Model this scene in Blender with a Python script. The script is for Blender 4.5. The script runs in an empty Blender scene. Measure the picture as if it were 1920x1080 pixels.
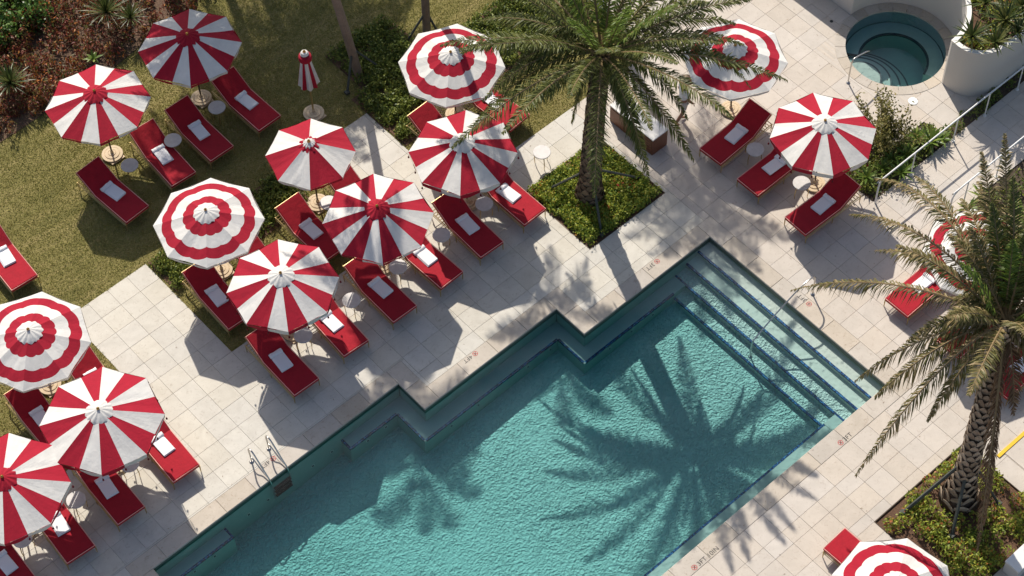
import bpy, bmesh, math, random
import numpy as np
from mathutils import Vector, Matrix
random.seed(7); rng = np.random.default_rng(11)
sc = bpy.context.scene
COL = sc.collection
R = math.radians; PI = math.pi

# ------------------------------------------------------------------ camera, sky, sun, exposure
CH = 44.0
CX = Vector((0.74476699, -0.66701564, -0.02030427))
CY = Vector((-0.55917462, -0.60717156, -0.56450548))
CF = Vector((0.36420581, 0.43177868, -0.82517956))
FPX = 3906.83
def P(px, py, z=0.0):
    d = CX*((px-960)/FPX) + CY*((py-540)/FPX) + CF
    return Vector((0, 0, CH)) + d*((z-CH)/d.z)
def pix(p):
    v = Vector(p) - Vector((0, 0, CH)); w = v.dot(CF)
    return 960+FPX*v.dot(CX)/w, 540+FPX*v.dot(CY)/w
def inview(p, m=40):
    x, y = pix(p); return -m < x < 1920+m and -m < y < 1080+m
cd = bpy.data.cameras.new('camera'); cam = bpy.data.objects.new('camera', cd); COL.objects.link(cam)
cam.matrix_world = Matrix.Translation((0, 0, CH)) @ Matrix((CX, -CY, -CF)).transposed().to_4x4()
cd.sensor_width = 36; cd.lens = FPX/1920*36; cd.clip_start = 1; cd.clip_end = 400
sc.camera = cam
SUN_EL, SUN_AZ = 43.0, 65.5
w = bpy.data.worlds.new('World'); sc.world = w; w.use_nodes = True
nt = w.node_tree; bg = nt.nodes['Background']
sky = nt.nodes.new('ShaderNodeTexSky'); sky.sky_type = 'NISHITA'; sky.sun_disc = False
sky.sun_elevation = R(SUN_EL); sky.sun_rotation = R(90-SUN_AZ); sky.air_density = 1.0; sky.dust_density = 2.0
nt.links.new(sky.outputs[0], bg.inputs[0]); bg.inputs[1].default_value = 0.105
sd = bpy.data.lights.new('sun', 'SUN'); sun = bpy.data.objects.new('sun', sd); COL.objects.link(sun)
sd.energy = 4.7; sd.angle = R(0.53); sd.color = (1.0, 0.935, 0.84)
sdir = Vector((math.cos(R(SUN_EL))*math.cos(R(SUN_AZ)), math.cos(R(SUN_EL))*math.sin(R(SUN_AZ)), math.sin(R(SUN_EL))))
sun.rotation_euler = sdir.to_track_quat('Z', 'Y').to_euler(); sun.location = (30, 40, 40)
SH = Vector((-math.cos(R(SUN_AZ)), -math.sin(R(SUN_AZ)), 0))/math.tan(R(SUN_EL))
sc.render.engine = 'CYCLES'
sc.view_settings.view_transform = 'Standard'; sc.view_settings.look = 'None'
sc.view_settings.exposure = 0.28; sc.view_settings.gamma = 1; sc.view_settings.use_curve_mapping = False
sc.cycles.transparent_max_bounces = 16

# ------------------------------------------------------------------ materials
def new_mat(name):
    m = bpy.data.materials.new(name); m.use_nodes = True
    return m, m.node_tree, m.node_tree.nodes['Principled BSDF']
def node(nt, t, **kw):
    n = nt.nodes.new(t)
    for k, v in kw.items():
        if k.startswith('i_'):
            key = k[2:]; n.inputs[int(key) if key.isdigit() else key.replace('_', ' ')].default_value = v
        else: setattr(n, k, v)
    return n
def ramp(nt, fac, stops, interp='LINEAR'):
    r = nt.nodes.new('ShaderNodeValToRGB'); e = r.color_ramp.elements; r.color_ramp.interpolation = interp
    while len(e) < len(stops): e.new(0.5)
    for el, (p, c) in zip(e, stops): el.position = p; el.color = (*c, 1)
    nt.links.new(fac, r.inputs[0]); return r.outputs[0]
def coords(nt, scale=1.0, obj=False):
    if obj:
        t = node(nt, 'ShaderNodeTexCoord'); return t.outputs['Object']
    g = node(nt, 'ShaderNodeNewGeometry'); return g.outputs['Position']
def noise(nt, vec, scale, detail=4, rough=0.6, dist=0.0):
    n = node(nt, 'ShaderNodeTexNoise'); n.inputs['Scale'].default_value = scale; n.inputs['Detail'].default_value = detail
    n.inputs['Roughness'].default_value = rough; n.inputs['Distortion'].default_value = dist
    nt.links.new(vec, n.inputs['Vector']); return n.outputs['Fac']
def math_n(nt, op, a, b=None, c=None):
    n = node(nt, 'ShaderNodeMath', operation=op)
    for i, v in enumerate((a, b, c)):
        if v is None: continue
        if isinstance(v, (int, float)): n.inputs[i].default_value = v
        else: nt.links.new(v, n.inputs[i])
    return n.outputs[0]
def mixc(nt, fac, a, b, mode='MIX'):
    n = node(nt, 'ShaderNodeMix', data_type='RGBA', blend_type=mode)
    if isinstance(fac, (int, float)): n.inputs[0].default_value = fac
    else: nt.links.new(fac, n.inputs[0])
    for i, v in ((6, a), (7, b)):
        if isinstance(v, tuple): n.inputs[i].default_value = (*v, 1)
        else: nt.links.new(v, n.inputs[i])
    return n.outputs[2]
def bump(nt, bs, h, strength, dist=0.01):
    b = node(nt, 'ShaderNodeBump'); b.inputs['Strength'].default_value = strength; b.inputs['Distance'].default_value = dist
    nt.links.new(h, b.inputs['Height']); nt.links.new(b.outputs[0], bs.inputs['Normal'])

def stone_mat(name, base, dark, vein, var=0.16):
    m, nt, bs = new_mat(name); pos = coords(nt)
    oi = node(nt, 'ShaderNodeObjectInfo'); ge = node(nt, 'ShaderNodeNewGeometry')
    rnd = math_n(nt, 'FRACT', math_n(nt, 'ADD', oi.outputs['Random'], ge.outputs['Random Per Island']))
    # shift the pattern from stone to stone
    sh = node(nt, 'ShaderNodeVectorMath', operation='SCALE'); sh.inputs[0].default_value = (31, 17, 5); nt.links.new(rnd, sh.inputs[3])
    ad = node(nt, 'ShaderNodeVectorMath', operation='ADD'); nt.links.new(pos, ad.inputs[0]); nt.links.new(sh.outputs[0], ad.inputs[1])
    n1 = noise(nt, ad.outputs[0], 2.2, 6, 0.62, 0.6); n2 = noise(nt, ad.outputs[0], 9, 5, 0.7, 1.5); n3 = noise(nt, pos, 55, 3, 0.7)
    c = ramp(nt, n1, [(0.3, dark), (0.62, base)])
    veins = ramp(nt, n2, [(0.30, (1, 1, 1)), (0.44, (0, 0, 0))])
    c = mixc(nt, math_n(nt, 'MULTIPLY', veins, 0.7), c, vein)
    pits = ramp(nt, n3, [(0.27, (1, 1, 1)), (0.36, (0, 0, 0))])
    c = mixc(nt, math_n(nt, 'MULTIPLY', pits, 0.35), c, tuple(v*0.45 for v in vein))
    # old damp stains over several stones
    st = noise(nt, pos, 0.55, 5, 0.65, 0.8)
    c = mixc(nt, math_n(nt, 'MULTIPLY', ramp(nt, st, [(0.5, (0, 0, 0)), (0.75, (1, 1, 1))]), 0.22), c, tuple(v*0.62 for v in dark))
    v = math_n(nt, 'MULTIPLY_ADD', rnd, var, 1-var/2)
    hs = node(nt, 'ShaderNodeHueSaturation'); nt.links.new(c, hs.inputs['Color']); nt.links.new(v, hs.inputs['Value'])
    nt.links.new(math_n(nt, 'MULTIPLY_ADD', math_n(nt, 'FRACT', math_n(nt, 'MULTIPLY', rnd, 7.3)), 0.3, 0.8), hs.inputs['Saturation'])
    nt.links.new(hs.outputs[0], bs.inputs['Base Color']); bs.inputs['Roughness'].default_value = 0.72
    bump(nt, bs, n3, 0.25, 0.004)
    return m
M = {}
M['lime'] = stone_mat('limestone', (.55, .515, .44), (.48, .445, .375), (.33, .285, .22), .09)
M['trav'] = stone_mat('travertine', (.515, .455, .385), (.46, .405, .34), (.36, .29, .225), .09)
M['coping'] = stone_mat('coping_travertine', (.475, .415, .34), (.41, .355, .285), (.27, .20, .14), 0.12)

def simple(name, col, rough=0.6, metal=0.0, nscale=None, namt=0.15, bmp=0.0, bdist=.004, coat=0.0):
    m, nt, bs = new_mat(name)
    bs.inputs['Roughness'].default_value = rough; bs.inputs['Metallic'].default_value = metal; bs.inputs['Coat Weight'].default_value = coat
    if nscale:
        n = noise(nt, coords(nt), nscale, 5, 0.65)
        c = ramp(nt, n, [(0.25, tuple(v*(1-namt) for v in col)), (0.75, tuple(min(1, v*(1+namt)) for v in col))])
        nt.links.new(c, bs.inputs['Base Color'])
        if bmp: bump(nt, bs, n, bmp, bdist)
    else: bs.inputs['Base Color'].default_value = (*col, 1)
    return m
M['grout'] = simple('grout', (.34, .30, .245), .95, 0, 30, .2)
M['soil'] = simple('mulch', (.115, .062, .035), .95, 0, 38, .55, .8, .03)
M['earth'] = simple('garden_earth', (.075, .052, .034), .95, 0, 22, .5, .8, .04)
M['stucco'] = simple('white_stucco', (.58, .54, .49), .85, 0, 60, .05, .15, .004)
M['rimwhite'] = simple('white_stucco_cap', (.72, .70, .66), .8, 0, 30, .05, .1)
M['brass'] = simple('brass', (.46, .33, .14), .40, .6, 40, .15)
M['gold'] = simple('gold', (.62, .33, .08), .22, 1.0)
M['steel'] = simple('stainless_steel', (.55, .53, .50), .28, 1.0)
M['whitemetal'] = simple('white_painted_metal', (.70, .69, .66), .45)
M['darkmetal'] = simple('dark_bronze', (.07, .05, .035), .45, .6)
M['cushion'] = simple('red_cushion_fabric', (.335, .003, .014), .92, 0, 6, .13, .5, .03)
M['piping'] = simple('pink_piping', (.80, .36, .30), .8)
M['towel'] = simple('towel_cotton', (.76, .755, .76), .95, 0, 120, .05, .6, .004)
M['stonebase'] = simple('tan_cast_stone', (.56, .44, .29), .8, 0, 18, .15, .25)
M['marble'] = simple('table_marble', (.50, .475, .45), .5, 0, 7, .14)
M['woodbrown'] = None
M['strut'] = simple('painted_timber_brace', (.055, .06, .05), .7, 0, 20, .3)
M['yellow'] = simple('yellow_paint', (.72, .44, .01), .6, 0, 40, .1)
M['skin'] = simple('skin', (.33, .17, .10), .6)
M['shirt'] = simple('white_shirt', (.74, .73, .72), .9, 0, 40, .06, .3)
M['trousers'] = simple('pale_shorts', (.55, .50, .44), .9, 0, 40, .06)
M['straw'] = simple('straw_hat', (.62, .50, .33), .9, 0, 120, .15)
M['redband'] = simple('red_ribbon', (.25, .02, .015), .8)
M['blacktext'] = simple('black_marking', (.02, .02, .02), .6)
M['redtext'] = simple('red_marking', (.42, .02, .02), .6)
M['plasticwhite'] = simple('white_plastic', (.78, .78, .76), .4)
M['black'] = simple('black_fitting', (.02, .022, .024), .5)
M['rope'] = simple('dark_red_tassel', (.14, .004, .008), .95)

def wood():
    m, nt, bs = new_mat('teak_veneer'); tc = node(nt, 'ShaderNodeTexCoord'); mp = node(nt, 'ShaderNodeMapping')
    mp.inputs['Scale'].default_value = (3, 3, 30); nt.links.new(tc.outputs['Object'], mp.inputs[0])
    n = noise(nt, mp.outputs[0], 3, 5, .6, 1.2)
    nt.links.new(ramp(nt, n, [(.3, (.09, .028, .012)), (.7, (.24, .085, .035))]), bs.inputs['Base Color']); bs.inputs['Roughness'].default_value = .45
    return m
M['woodbrown'] = wood()

def fabric(name, kind):
    RED = (.365, .002, .020); WHT = (.70, .68, .635)
    m, nt, bs = new_mat(name); pos = coords(nt); tc = node(nt, 'ShaderNodeTexCoord')
    if kind == 'red': c = RED
    elif kind == 'white': c = WHT
    else:   # scalloped rings printed in the cloth, u = distance from the hub, v = turn
        sep = node(nt, 'ShaderNodeSeparateXYZ'); nt.links.new(tc.outputs['UV'], sep.inputs[0])
        s = math_n(nt, 'ABSOLUTE', math_n(nt, 'SINE', math_n(nt, 'MULTIPLY', sep.outputs[1], PI*16)))
        u = math_n(nt, 'SUBTRACT', sep.outputs[0], math_n(nt, 'MULTIPLY', math_n(nt, 'POWER', s, .8), .026))
        r = node(nt, 'ShaderNodeValToRGB'); r.color_ramp.interpolation = 'CONSTANT'; e = r.color_ramp.elements
        for _ in range(3): e.new(.5)
        for el, (p, cc) in zip(e, [(0, RED), (.425, WHT), (.645, RED), (.835, WHT), (.999, WHT)]): el.position = p; el.color = (*cc, 1)
        nt.links.new(u, r.inputs[0]); c = r.outputs[0]
    n = noise(nt, pos, 3.5, 5, .6, .3); f = noise(nt, pos, 160, 2, .5)
    g = ramp(nt, n, [(.3, (.86, .86, .86)), (.7, (1, 1, 1))])
    base = mixc(nt, 1.0, c if isinstance(c, tuple) else c, g, 'MULTIPLY')
    out = nt.nodes['Material Output']
    bs.inputs['Roughness'].default_value = .93; bs.inputs['Sheen Weight'].default_value = .0
    nt.links.new(base, bs.inputs['Base Color'])
    wr = noise(nt, pos, 5.0, 3, .5, 2.0)
    hh = math_n(nt, 'ADD', math_n(nt, 'MULTIPLY', wr, 1.0), math_n(nt, 'MULTIPLY', f, .05)); bump(nt, bs, hh, .35, .02)
    tr = node(nt, 'ShaderNodeBsdfTranslucent'); nt.links.new(base, tr.inputs[0])
    mx = node(nt, 'ShaderNodeMixShader'); mx.inputs[0].default_value = .10
    nt.links.new(bs.outputs[0], mx.inputs[1]); nt.links.new(tr.outputs[0], mx.inputs[2]); nt.links.new(mx.outputs[0], out.inputs[0])
    return m
M['fred'] = fabric('red_canvas', 'red'); M['fwhite'] = fabric('white_canvas', 'white'); M['fring'] = fabric('ringed_canvas', 'ring')

def leafmat(name, stops, rough=.5, trans=.3):
    m, nt, bs = new_mat(name); ge = node(nt, 'ShaderNodeNewGeometry'); pos = ge.outputs['Position']
    n = noise(nt, pos, 1.1, 3, .6)
    f = math_n(nt, 'ADD', math_n(nt, 'MULTIPLY', ge.outputs['Random Per Island'], .75), math_n(nt, 'MULTIPLY', n, .5))
    f = math_n(nt, 'SUBTRACT', f, .12)
    c = ramp(nt, f, stops); nt.links.new(c, bs.inputs['Base Color']); bs.inputs['Roughness'].default_value = rough; bs.inputs['Specular IOR Level'].default_value = .3
    tr = node(nt, 'ShaderNodeBsdfTranslucent'); nt.links.new(c, tr.inputs[0]); mx = node(nt, 'ShaderNodeMixShader'); mx.inputs[0].default_value = trans
    nt.links.new(bs.outputs[0], mx.inputs[1]); nt.links.new(tr.outputs[0], mx.inputs[2]); nt.links.new(mx.outputs[0], nt.nodes['Material Output'].inputs[0])
    return m
M['frond_green'] = leafmat('palm_leaflet_green', [(0, (.045, .055, .013)), (.4, (.095, .115, .025)), (.8, (.175, .185, .045)), (1, (.32, .26, .10))])
M['frond_olive'] = leafmat('palm_leaflet_olive', [(0, (.06, .06, .018)), (.3, (.13, .13, .035)), (.65, (.26, .20, .085)), (1, (.46, .34, .18))])
M['frond_dry'] = leafmat('palm_leaflet_dry', [(0, (.11, .06, .03)), (.5, (.20, .12, .065)), (1, (.34, .23, .13))], .8, .15)
M['frond_fresh'] = leafmat('palm_leaflet_fresh', [(0, (.06, .10, .018)), (.5, (.13, .20, .03)), (1, (.24, .28, .06))])
M['rachis'] = simple('palm_rachis', (.22, .15, .07), .7, 0, 30, .2)
M['cover'] = leafmat('groundcover_leaf', [(0, (.045, .09, .015)), (.25, (.12, .20, .028)), (.55, (.28, .33, .04)), (.86, (.44, .43, .06)), (.90, (.45, .03, .03)), (1, (.5, .06, .04))])
M['cover_orange'] = leafmat('groundcover_leaf_orange', [(0, (.045, .09, .015)), (.35, (.18, .24, .03)), (.75, (.40, .42, .06)), (.87, (.38, .14, .04)), (1, (.40, .07, .03))])
M['hedge'] = leafmat('hedge_leaf', [(0, (.035, .065, .014)), (.4, (.11, .15, .025)), (.8, (.24, .27, .045)), (1, (.38, .36, .07))])
M['croton'] = leafmat('croton_leaf', [(0, (.05, .018, .014)), (.25, (.16, .03, .02)), (.42, (.28, .07, .035)), (.55, (.16, .09, .045)), (.72, (.09, .12, .022)), (.86, (.42, .15, .03)), (1, (.62, .20, .03))])
M['brightleaf'] = leafmat('bromeliad_leaf', [(0, (.05, .09, .015)), (.5, (.12, .19, .03)), (1, (.26, .32, .06))], .4)
M['fanleaf'] = leafmat('fan_palm_leaf', [(0, (.03, .05, .014)), (.6, (.08, .105, .028)), (1, (.20, .19, .06))], .4)
M['bushleaf'] = leafmat('olive_bush_leaf', [(0, (.07, .07, .015)), (.5, (.18, .17, .04)), (1, (.34, .27, .10))], .5)
M['leafygreen'] = leafmat('broad_green_leaf', [(0, (.03, .07, .012)), (.5, (.08, .16, .025)), (1, (.18, .28, .05))], .4)
M['stem'] = simple('brown_stem', (.10, .065, .04), .85, 0, 20, .3)

def bark(name, a, b, scale, rings=0):
    m, nt, bs = new_mat(name); pos = coords(nt); n = noise(nt, pos, scale, 6, .7, .5); n2 = noise(nt, pos, scale*6, 4, .7)
    oi = node(nt, 'ShaderNodeObjectInfo')
    f = math_n(nt, 'ADD', math_n(nt, 'MULTIPLY', n, .6), math_n(nt, 'MULTIPLY', n2, .3))
    f = math_n(nt, 'ADD', f, math_n(nt, 'MULTIPLY', math_n(nt, 'SUBTRACT', oi.outputs['Random'], .5), .3))
    nt.links.new(ramp(nt, f, [(.25, a), (.65, b)]), bs.inputs['Base Color']); bs.inputs['Roughness'].default_value = .9
    bump(nt, bs, f, .6, .02); return m
M['trunk'] = bark('palm_trunk_bark', (.055, .035, .022), (.16, .105, .065), 5)
M['boot'] = bark('old_leaf_base', (.19, .13, .085), (.52, .41, .30), 4)
M['bootdark'] = bark('dark_leaf_base', (.07, .045, .026), (.25, .165, .10), 4)
M['smoothtrunk'] = bark('smooth_palm_bark', (.12, .085, .06), (.27, .20, .145), 3)

def lawn_mat():
    m, nt, bs = new_mat('lawn'); pos = coords(nt)
    mp = node(nt, 'ShaderNodeMapping'); mp.inputs['Rotation'].default_value = (0, 0, R(25)); mp.inputs['Scale'].default_value = (.35, 1.6, 1); nt.links.new(pos, mp.inputs[0])
    n = noise(nt, mp.outputs[0], 1.3, 6, .7, .6); n2 = noise(nt, pos, 26, 4, .75)
    f = math_n(nt, 'ADD', math_n(nt, 'MULTIPLY', n, .65), math_n(nt, 'MULTIPLY', n2, .4))
    nt.links.new(ramp(nt, f, [(.32, (.12, .115, .03)), (.5, (.22, .19, .055)), (.68, (.34, .27, .11))]), bs.inputs['Base Color'])
    bs.inputs['Roughness'].default_value = .95; bump(nt, bs, n2, 1.0, .05); return m
M['lawn'] = lawn_mat()
M['blade'] = leafmat('grass_blade', [(0, (.17, .19, .04)), (.3, (.25, .255, .06)), (.6, (.35, .32, .095)), (1, (.47, .40, .17))], .7, .25)

def pool_plaster():
    m, nt, bs = new_mat('pool_plaster'); pos = coords(nt)
    n = noise(nt, pos, 1.5, 4, .6)
    nt.links.new(ramp(nt, n, [(.3, (.60, .64, .60)), (.7, (.68, .71, .67))]), bs.inputs['Base Color']); bs.inputs['Roughness'].default_value = .9
    # fine relief standing in for the caustic light ripples on the floor
    mp = node(nt, 'ShaderNodeMapping'); mp.inputs['Rotation'].default_value = (0, 0, R(38)); mp.inputs['Scale'].default_value = (1, 1.25, .0); nt.links.new(pos, mp.inputs[0])
    wv = node(nt, 'ShaderNodeTexNoise', noise_dimensions='3D'); wv.inputs['Scale'].default_value = 1.1; wv.inputs['Detail'].default_value = 2; nt.links.new(mp.outputs[0], wv.inputs['Vector'])
    ad = node(nt, 'ShaderNodeVectorMath', operation='MULTIPLY_ADD'); nt.links.new(wv.outputs['Color'], ad.inputs[0]); ad.inputs[1].default_value = (.20, .20, 0); nt.links.new(mp.outputs[0], ad.inputs[2])
    v = node(nt, 'ShaderNodeTexVoronoi', feature='SMOOTH_F1'); v.inputs['Scale'].default_value = 13; v.inputs['Smoothness'].default_value = .2; nt.links.new(ad.outputs[0], v.inputs['Vector'])
    v2 = node(nt, 'ShaderNodeTexVoronoi', feature='SMOOTH_F1'); v2.inputs['Scale'].default_value = 27; v2.inputs['Smoothness'].default_value = .25; nt.links.new(ad.outputs[0], v2.inputs['Vector'])
    h = math_n(nt, 'ADD', v.outputs['Distance'], math_n(nt, 'MULTIPLY', v2.outputs['Distance'], .6))
    amp = noise(nt, pos, .35, 2, .5); h = math_n(nt, 'MULTIPLY', h, math_n(nt, 'MULTIPLY_ADD', amp, 1.4, .2))
    bump(nt, bs, h, 1.0, .058)
    return m
M['plaster'] = pool_plaster()
M['plainplaster'] = simple('shade_toned_plaster', (.43, .48, .45), .9, 0, 3, .06)  # same pool plaster, with the shade on the benches put into its colour
M['palestep'] = simple('step_plaster', (.60, .62, .56), .9, 0, 9, .08, .3, .01)
def mosaic():
    m, nt, bs = new_mat('blue_glass_mosaic'); pos = coords(nt)
    v = node(nt, 'ShaderNodeTexVoronoi'); v.inputs['Scale'].default_value = 26; v.inputs['Randomness'].default_value = .1; nt.links.new(pos, v.inputs['Vector'])
    sep = node(nt, 'ShaderNodeSeparateColor'); nt.links.new(v.outputs['Color'], sep.inputs[0])
    nt.links.new(ramp(nt, sep.outputs[0], [(.2, (.004, .02, .07)), (.6, (.01, .06, .20)), (.95, (.05, .20, .42))]), bs.inputs['Base Color'])
    bs.inputs['Roughness'].default_value = .2; return m
M['mosaic'] = mosaic()
def water_mat(name, absorb, dens):
    m = bpy.data.materials.new(name); m.use_nodes = True; nt = m.node_tree; nt.nodes.clear()
    out = node(nt, 'ShaderNodeOutputMaterial'); tr = node(nt, 'ShaderNodeBsdfTransparent'); gl = node(nt, 'ShaderNodeBsdfGlossy'); gl.inputs['Roughness'].default_value = .03
    fr = node(nt, 'ShaderNodeFresnel'); fr.inputs[0].default_value = 1.33; mx = node(nt, 'ShaderNodeMixShader')
    pos = coords(nt); n = noise(nt, pos, 5.5, 3, .55, .6); n2 = noise(nt, pos, .7, 2, .5)
    b = node(nt, 'ShaderNodeBump'); b.inputs['Distance'].default_value = .012
    nt.links.new(math_n(nt, 'MULTIPLY', n2, .9), b.inputs['Strength']); nt.links.new(n, b.inputs['Height'])
    nt.links.new(b.outputs[0], gl.inputs['Normal']); nt.links.new(b.outputs[0], fr.inputs['Normal'])
    nt.links.new(fr.outputs[0], mx.inputs[0]); nt.links.new(tr.outputs[0], mx.inputs[1]); nt.links.new(gl.outputs[0], mx.inputs[2]); nt.links.new(mx.outputs[0], out.inputs[0])
    va = node(nt, 'ShaderNodeVolumeAbsorption'); va.inputs[0].default_value = (*absorb, 1); va.inputs[1].default_value = dens
    nt.links.new(va.outputs[0], out.inputs['Volume']); return m
M['water'] = water_mat('pool_water', (.02, .72, .73), .50)

# ------------------------------------------------------------------ helpers
def mesh_from(name, verts, faces, mats=None, fmat=None, smooth=False, uvs=None):
    me = bpy.data.meshes.new(name); me.from_pydata([tuple(v) for v in verts], [], faces)
    if mats:
        for mm in (mats if isinstance(mats, list) else [mats]): me.materials.append(mm)
    if fmat is not None: me.polygons.foreach_set('material_index', fmat)
    if smooth: me.polygons.foreach_set('use_smooth', [True]*len(me.polygons))
    if uvs is not None:
        l = me.uv_layers.new(name='UVMap')
        for lp in me.loops: l.data[lp.index].uv = uvs[lp.vertex_index]
    me.update(); return me
def ob(name, me, parent=None, loc=(0, 0, 0), rz=0.0):
    o = bpy.data.objects.new(name, me); COL.objects.link(o); o.location = loc; o.rotation_euler = (0, 0, rz)
    if parent: o.parent = parent
    return o
def tag(o, label=None, cat=None, group=None, kind=None):
    if label: o['label'] = label
    if cat: o['category'] = cat
    if group: o['group'] = group
    if kind: o['kind'] = kind
    return o
def thing(name, label, cat, loc=(0, 0, 0), rz=0.0, group=None):
    return tag(ob(name, None, None, loc, rz), label, cat, group)
def copy_tree(o, parent=None):
    c = o.copy(); COL.objects.link(c); c.parent = parent
    for ch in list(o.children): copy_tree(ch, c)
    return c
class MB:
    def __init__(s): s.v = []; s.f = []; s.m = []
    def add(s, vs, fs, mi=0):
        b = len(s.v); s.v += [tuple(v) for v in vs]; s.f += [tuple(i+b for i in f) for f in fs]; s.m += [mi]*len(fs); return s
    def box(s, x0, y0, z0, x1, y1, z1, mi=0):
        vs = [(x, y, z) for z in (z0, z1) for y in (y0, y1) for x in (x0, x1)]
        return s.add(vs, [(0, 2, 3, 1), (4, 5, 7, 6), (0, 1, 5, 4), (2, 6, 7, 3), (0, 4, 6, 2), (1, 3, 7, 5)], mi)
    def bbox(s, x0, y0, z0, x1, y1, z1, b=.01, mi=0):   # box with chamfered top edge
        vs = [(x0, y0, z0), (x1, y0, z0), (x1, y1, z0), (x0, y1, z0), (x0, y0, z1-b), (x1, y0, z1-b), (x1, y1, z1-b), (x0, y1, z1-b),
              (x0+b, y0+b, z1), (x1-b, y0+b, z1), (x1-b, y1-b, z1), (x0+b, y1-b, z1)]
        return s.add(vs, [(3, 2, 1, 0), (0, 1, 5, 4), (1, 2, 6, 5), (2, 3, 7, 6), (3, 0, 4, 7), (4, 5, 9, 8), (5, 6, 10, 9), (6, 7, 11, 10), (7, 4, 8, 11), (8, 9, 10, 11)], mi)
    def tube(s, pts, r, n=6, cap=True, mi=0):
        pts = [Vector(p) for p in pts]; rs = r if isinstance(r, (list, tuple)) else [r]*len(pts); vs = []; fs = []
        prev = None
        for i, p in enumerate(pts):
            t = (pts[min(i+1, len(pts)-1)] - pts[max(i-1, 0)]).normalized()
            a = Vector((0, 0, 1)) if abs(t.z) < .95 else Vector((1, 0, 0))
            if prev is not None: a = prev
            u = (a - t*a.dot(t)).normalized(); v = t.cross(u); prev = u
            for k in range(n):
                an = 2*PI*k/n; vs.append(p + (u*math.cos(an) + v*math.sin(an))*rs[i])
        for i in range(len(pts)-1):
            for k in range(n):
                k2 = (k+1) % n; fs.append((i*n+k, i*n+k2, (i+1)*n+k2, (i+1)*n+k))
        if cap: fs.append(tuple(range(n))[::-1]); fs.append(tuple((len(pts)-1)*n+k for k in range(n)))
        return s.add(vs, fs, mi)
    def lathe(s, prof, n=20, c=(0, 0, 0), mi=0):
        vs = []; fs = []
        for (r, z) in prof:
            for k in range(n): an = 2*PI*k/n; vs.append((c[0]+r*math.cos(an), c[1]+r*math.sin(an), c[2]+z))
        for i in range(len(prof)-1):
            for k in range(n):
                k2 = (k+1) % n; fs.append((i*n+k, i*n+k2, (i+1)*n+k2, (i+1)*n+k))
        if prof[0][0] > 1e-4: fs.append(tuple(range(n))[::-1])
        if prof[-1][0] > 1e-4: fs.append(tuple((len(prof)-1)*n+k for k in range(n)))
        return s.add(vs, fs, mi)
    def prism(s, poly, z0, z1, mi=0):
        n = len(poly); vs = [(x, y, z0) for x, y in poly] + [(x, y, z1) for x, y in poly]
        return s.add(vs, [tuple(range(n))[::-1], tuple(range(n, 2*n))] + [(i, (i+1) % n, n+(i+1) % n, n+i) for i in range(n)], mi)
    def mesh(s, name, mats, smooth=False): return mesh_from(name, s.v, s.f, mats, s.m, smooth)
    def build(s, name, mats, parent=None, smooth=False, loc=(0, 0, 0), rz=0.0): return ob(name, s.mesh(name, mats, smooth), parent, loc, rz)
def smooth_path(pts, n=6):
    pts = [Vector(p) for p in pts]; out = []
    for i in range(len(pts)-1):
        p0 = pts[max(i-1, 0)]; p1 = pts[i]; p2 = pts[i+1]; p3 = pts[min(i+2, len(pts)-1)]
        for k in range(n):
            t = k/n; out.append(.5*((2*p1)+(p2-p0)*t+(2*p0-5*p1+4*p2-p3)*t*t+(3*p1-p0-3*p2+p3)*t**3))
    out.append(pts[-1]); return out

# ------------------------------------------------------------------ site plan (metres; X along the pool, Y away from it)
POOLR = [(7.87, 14.6, 15.42, 22.79), (15.42, 14.6, 19.82, 21.78), (19.82, 14.6, 24.28, 20.74)]
CW = .475
COPE = [(7.87-CW, 22.79, 15.42, 22.79+CW), (15.42, 21.78, 15.42+CW, 22.79+CW), (15.42+CW, 21.78, 19.82, 21.78+CW), (19.82, 20.74, 19.82+CW, 21.78+CW),
        (19.82+CW, 20.74, 24.28, 20.74+CW), (24.28, 14.6-CW, 24.28+CW, 20.74+CW), (7.87-CW, 14.6-CW, 24.28, 14.6), (7.87-CW, 14.6, 7.87, 22.79)]
LAWN = [(-10, 26.35, 10.5, 60), (10.5, 30.02, 12.94, 60), (12.94, 26.35, 18.1, 60), (18.1, 30.0, 20.36, 60), (20.36, 26.35, 27.6, 60)]
PLANTER1 = (21.71, 22.55, 24.42, 25.10)
PLANTER2 = (21.25, 9.40, 24.42, 12.22)
BEDS = [(28.22, 18.66, 30.0, 20.1), (30.0, 18.66, 31.2, 19.55), (31.2, 18.66, 40, 19.0), (29.0, 8, 45, 16.9)]
SPAC = Vector((32.58, 21.82, 0)); SPAR = 1.38
def in_rects(x, y, rects): return any(a < x < c and b < y < d for a, b, c, d in rects)
def cells(include, exclude):
    xs = sorted({v for r in include+exclude for v in (r[0], r[2])}); ys = sorted({v for r in include+exclude for v in (r[1], r[3])}); out = []
    for j in range(len(ys)-1):
        run = None
        for i in range(len(xs)-1):
            cx, cy = (xs[i]+xs[i+1])/2, (ys[j]+ys[j+1])/2
            ok = in_rects(cx, cy, include) and not in_rects(cx, cy, exclude)
            if ok: run = [run[0], xs[i+1]] if run else [xs[i], xs[i+1]]
            if (not ok or i == len(xs)-2) and run: out.append((run[0], ys[j], run[1], ys[j+1])); run = None
    return out
def sheet(name, rects, z, mat, parent=None):
    mb = MB()
    for a, b, c, d in rects: mb.add([(a, b, z), (c, b, z), (c, d, z), (a, d, z)], [(0, 1, 2, 3)])
    return mb.build(name, mat, parent)
SPASQ = (SPAC.x-1.40, SPAC.y-1.40, SPAC.x+1.40, SPAC.y+1.40)
HOLES = POOLR + [SPASQ]
g = sheet('ground', cells([(-60, -60, 120, 120)], HOLES), -.075, M['earth']); tag(g, kind='structure')
WALLREG = [(34.3, 19.0, 60, 60)]
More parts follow.
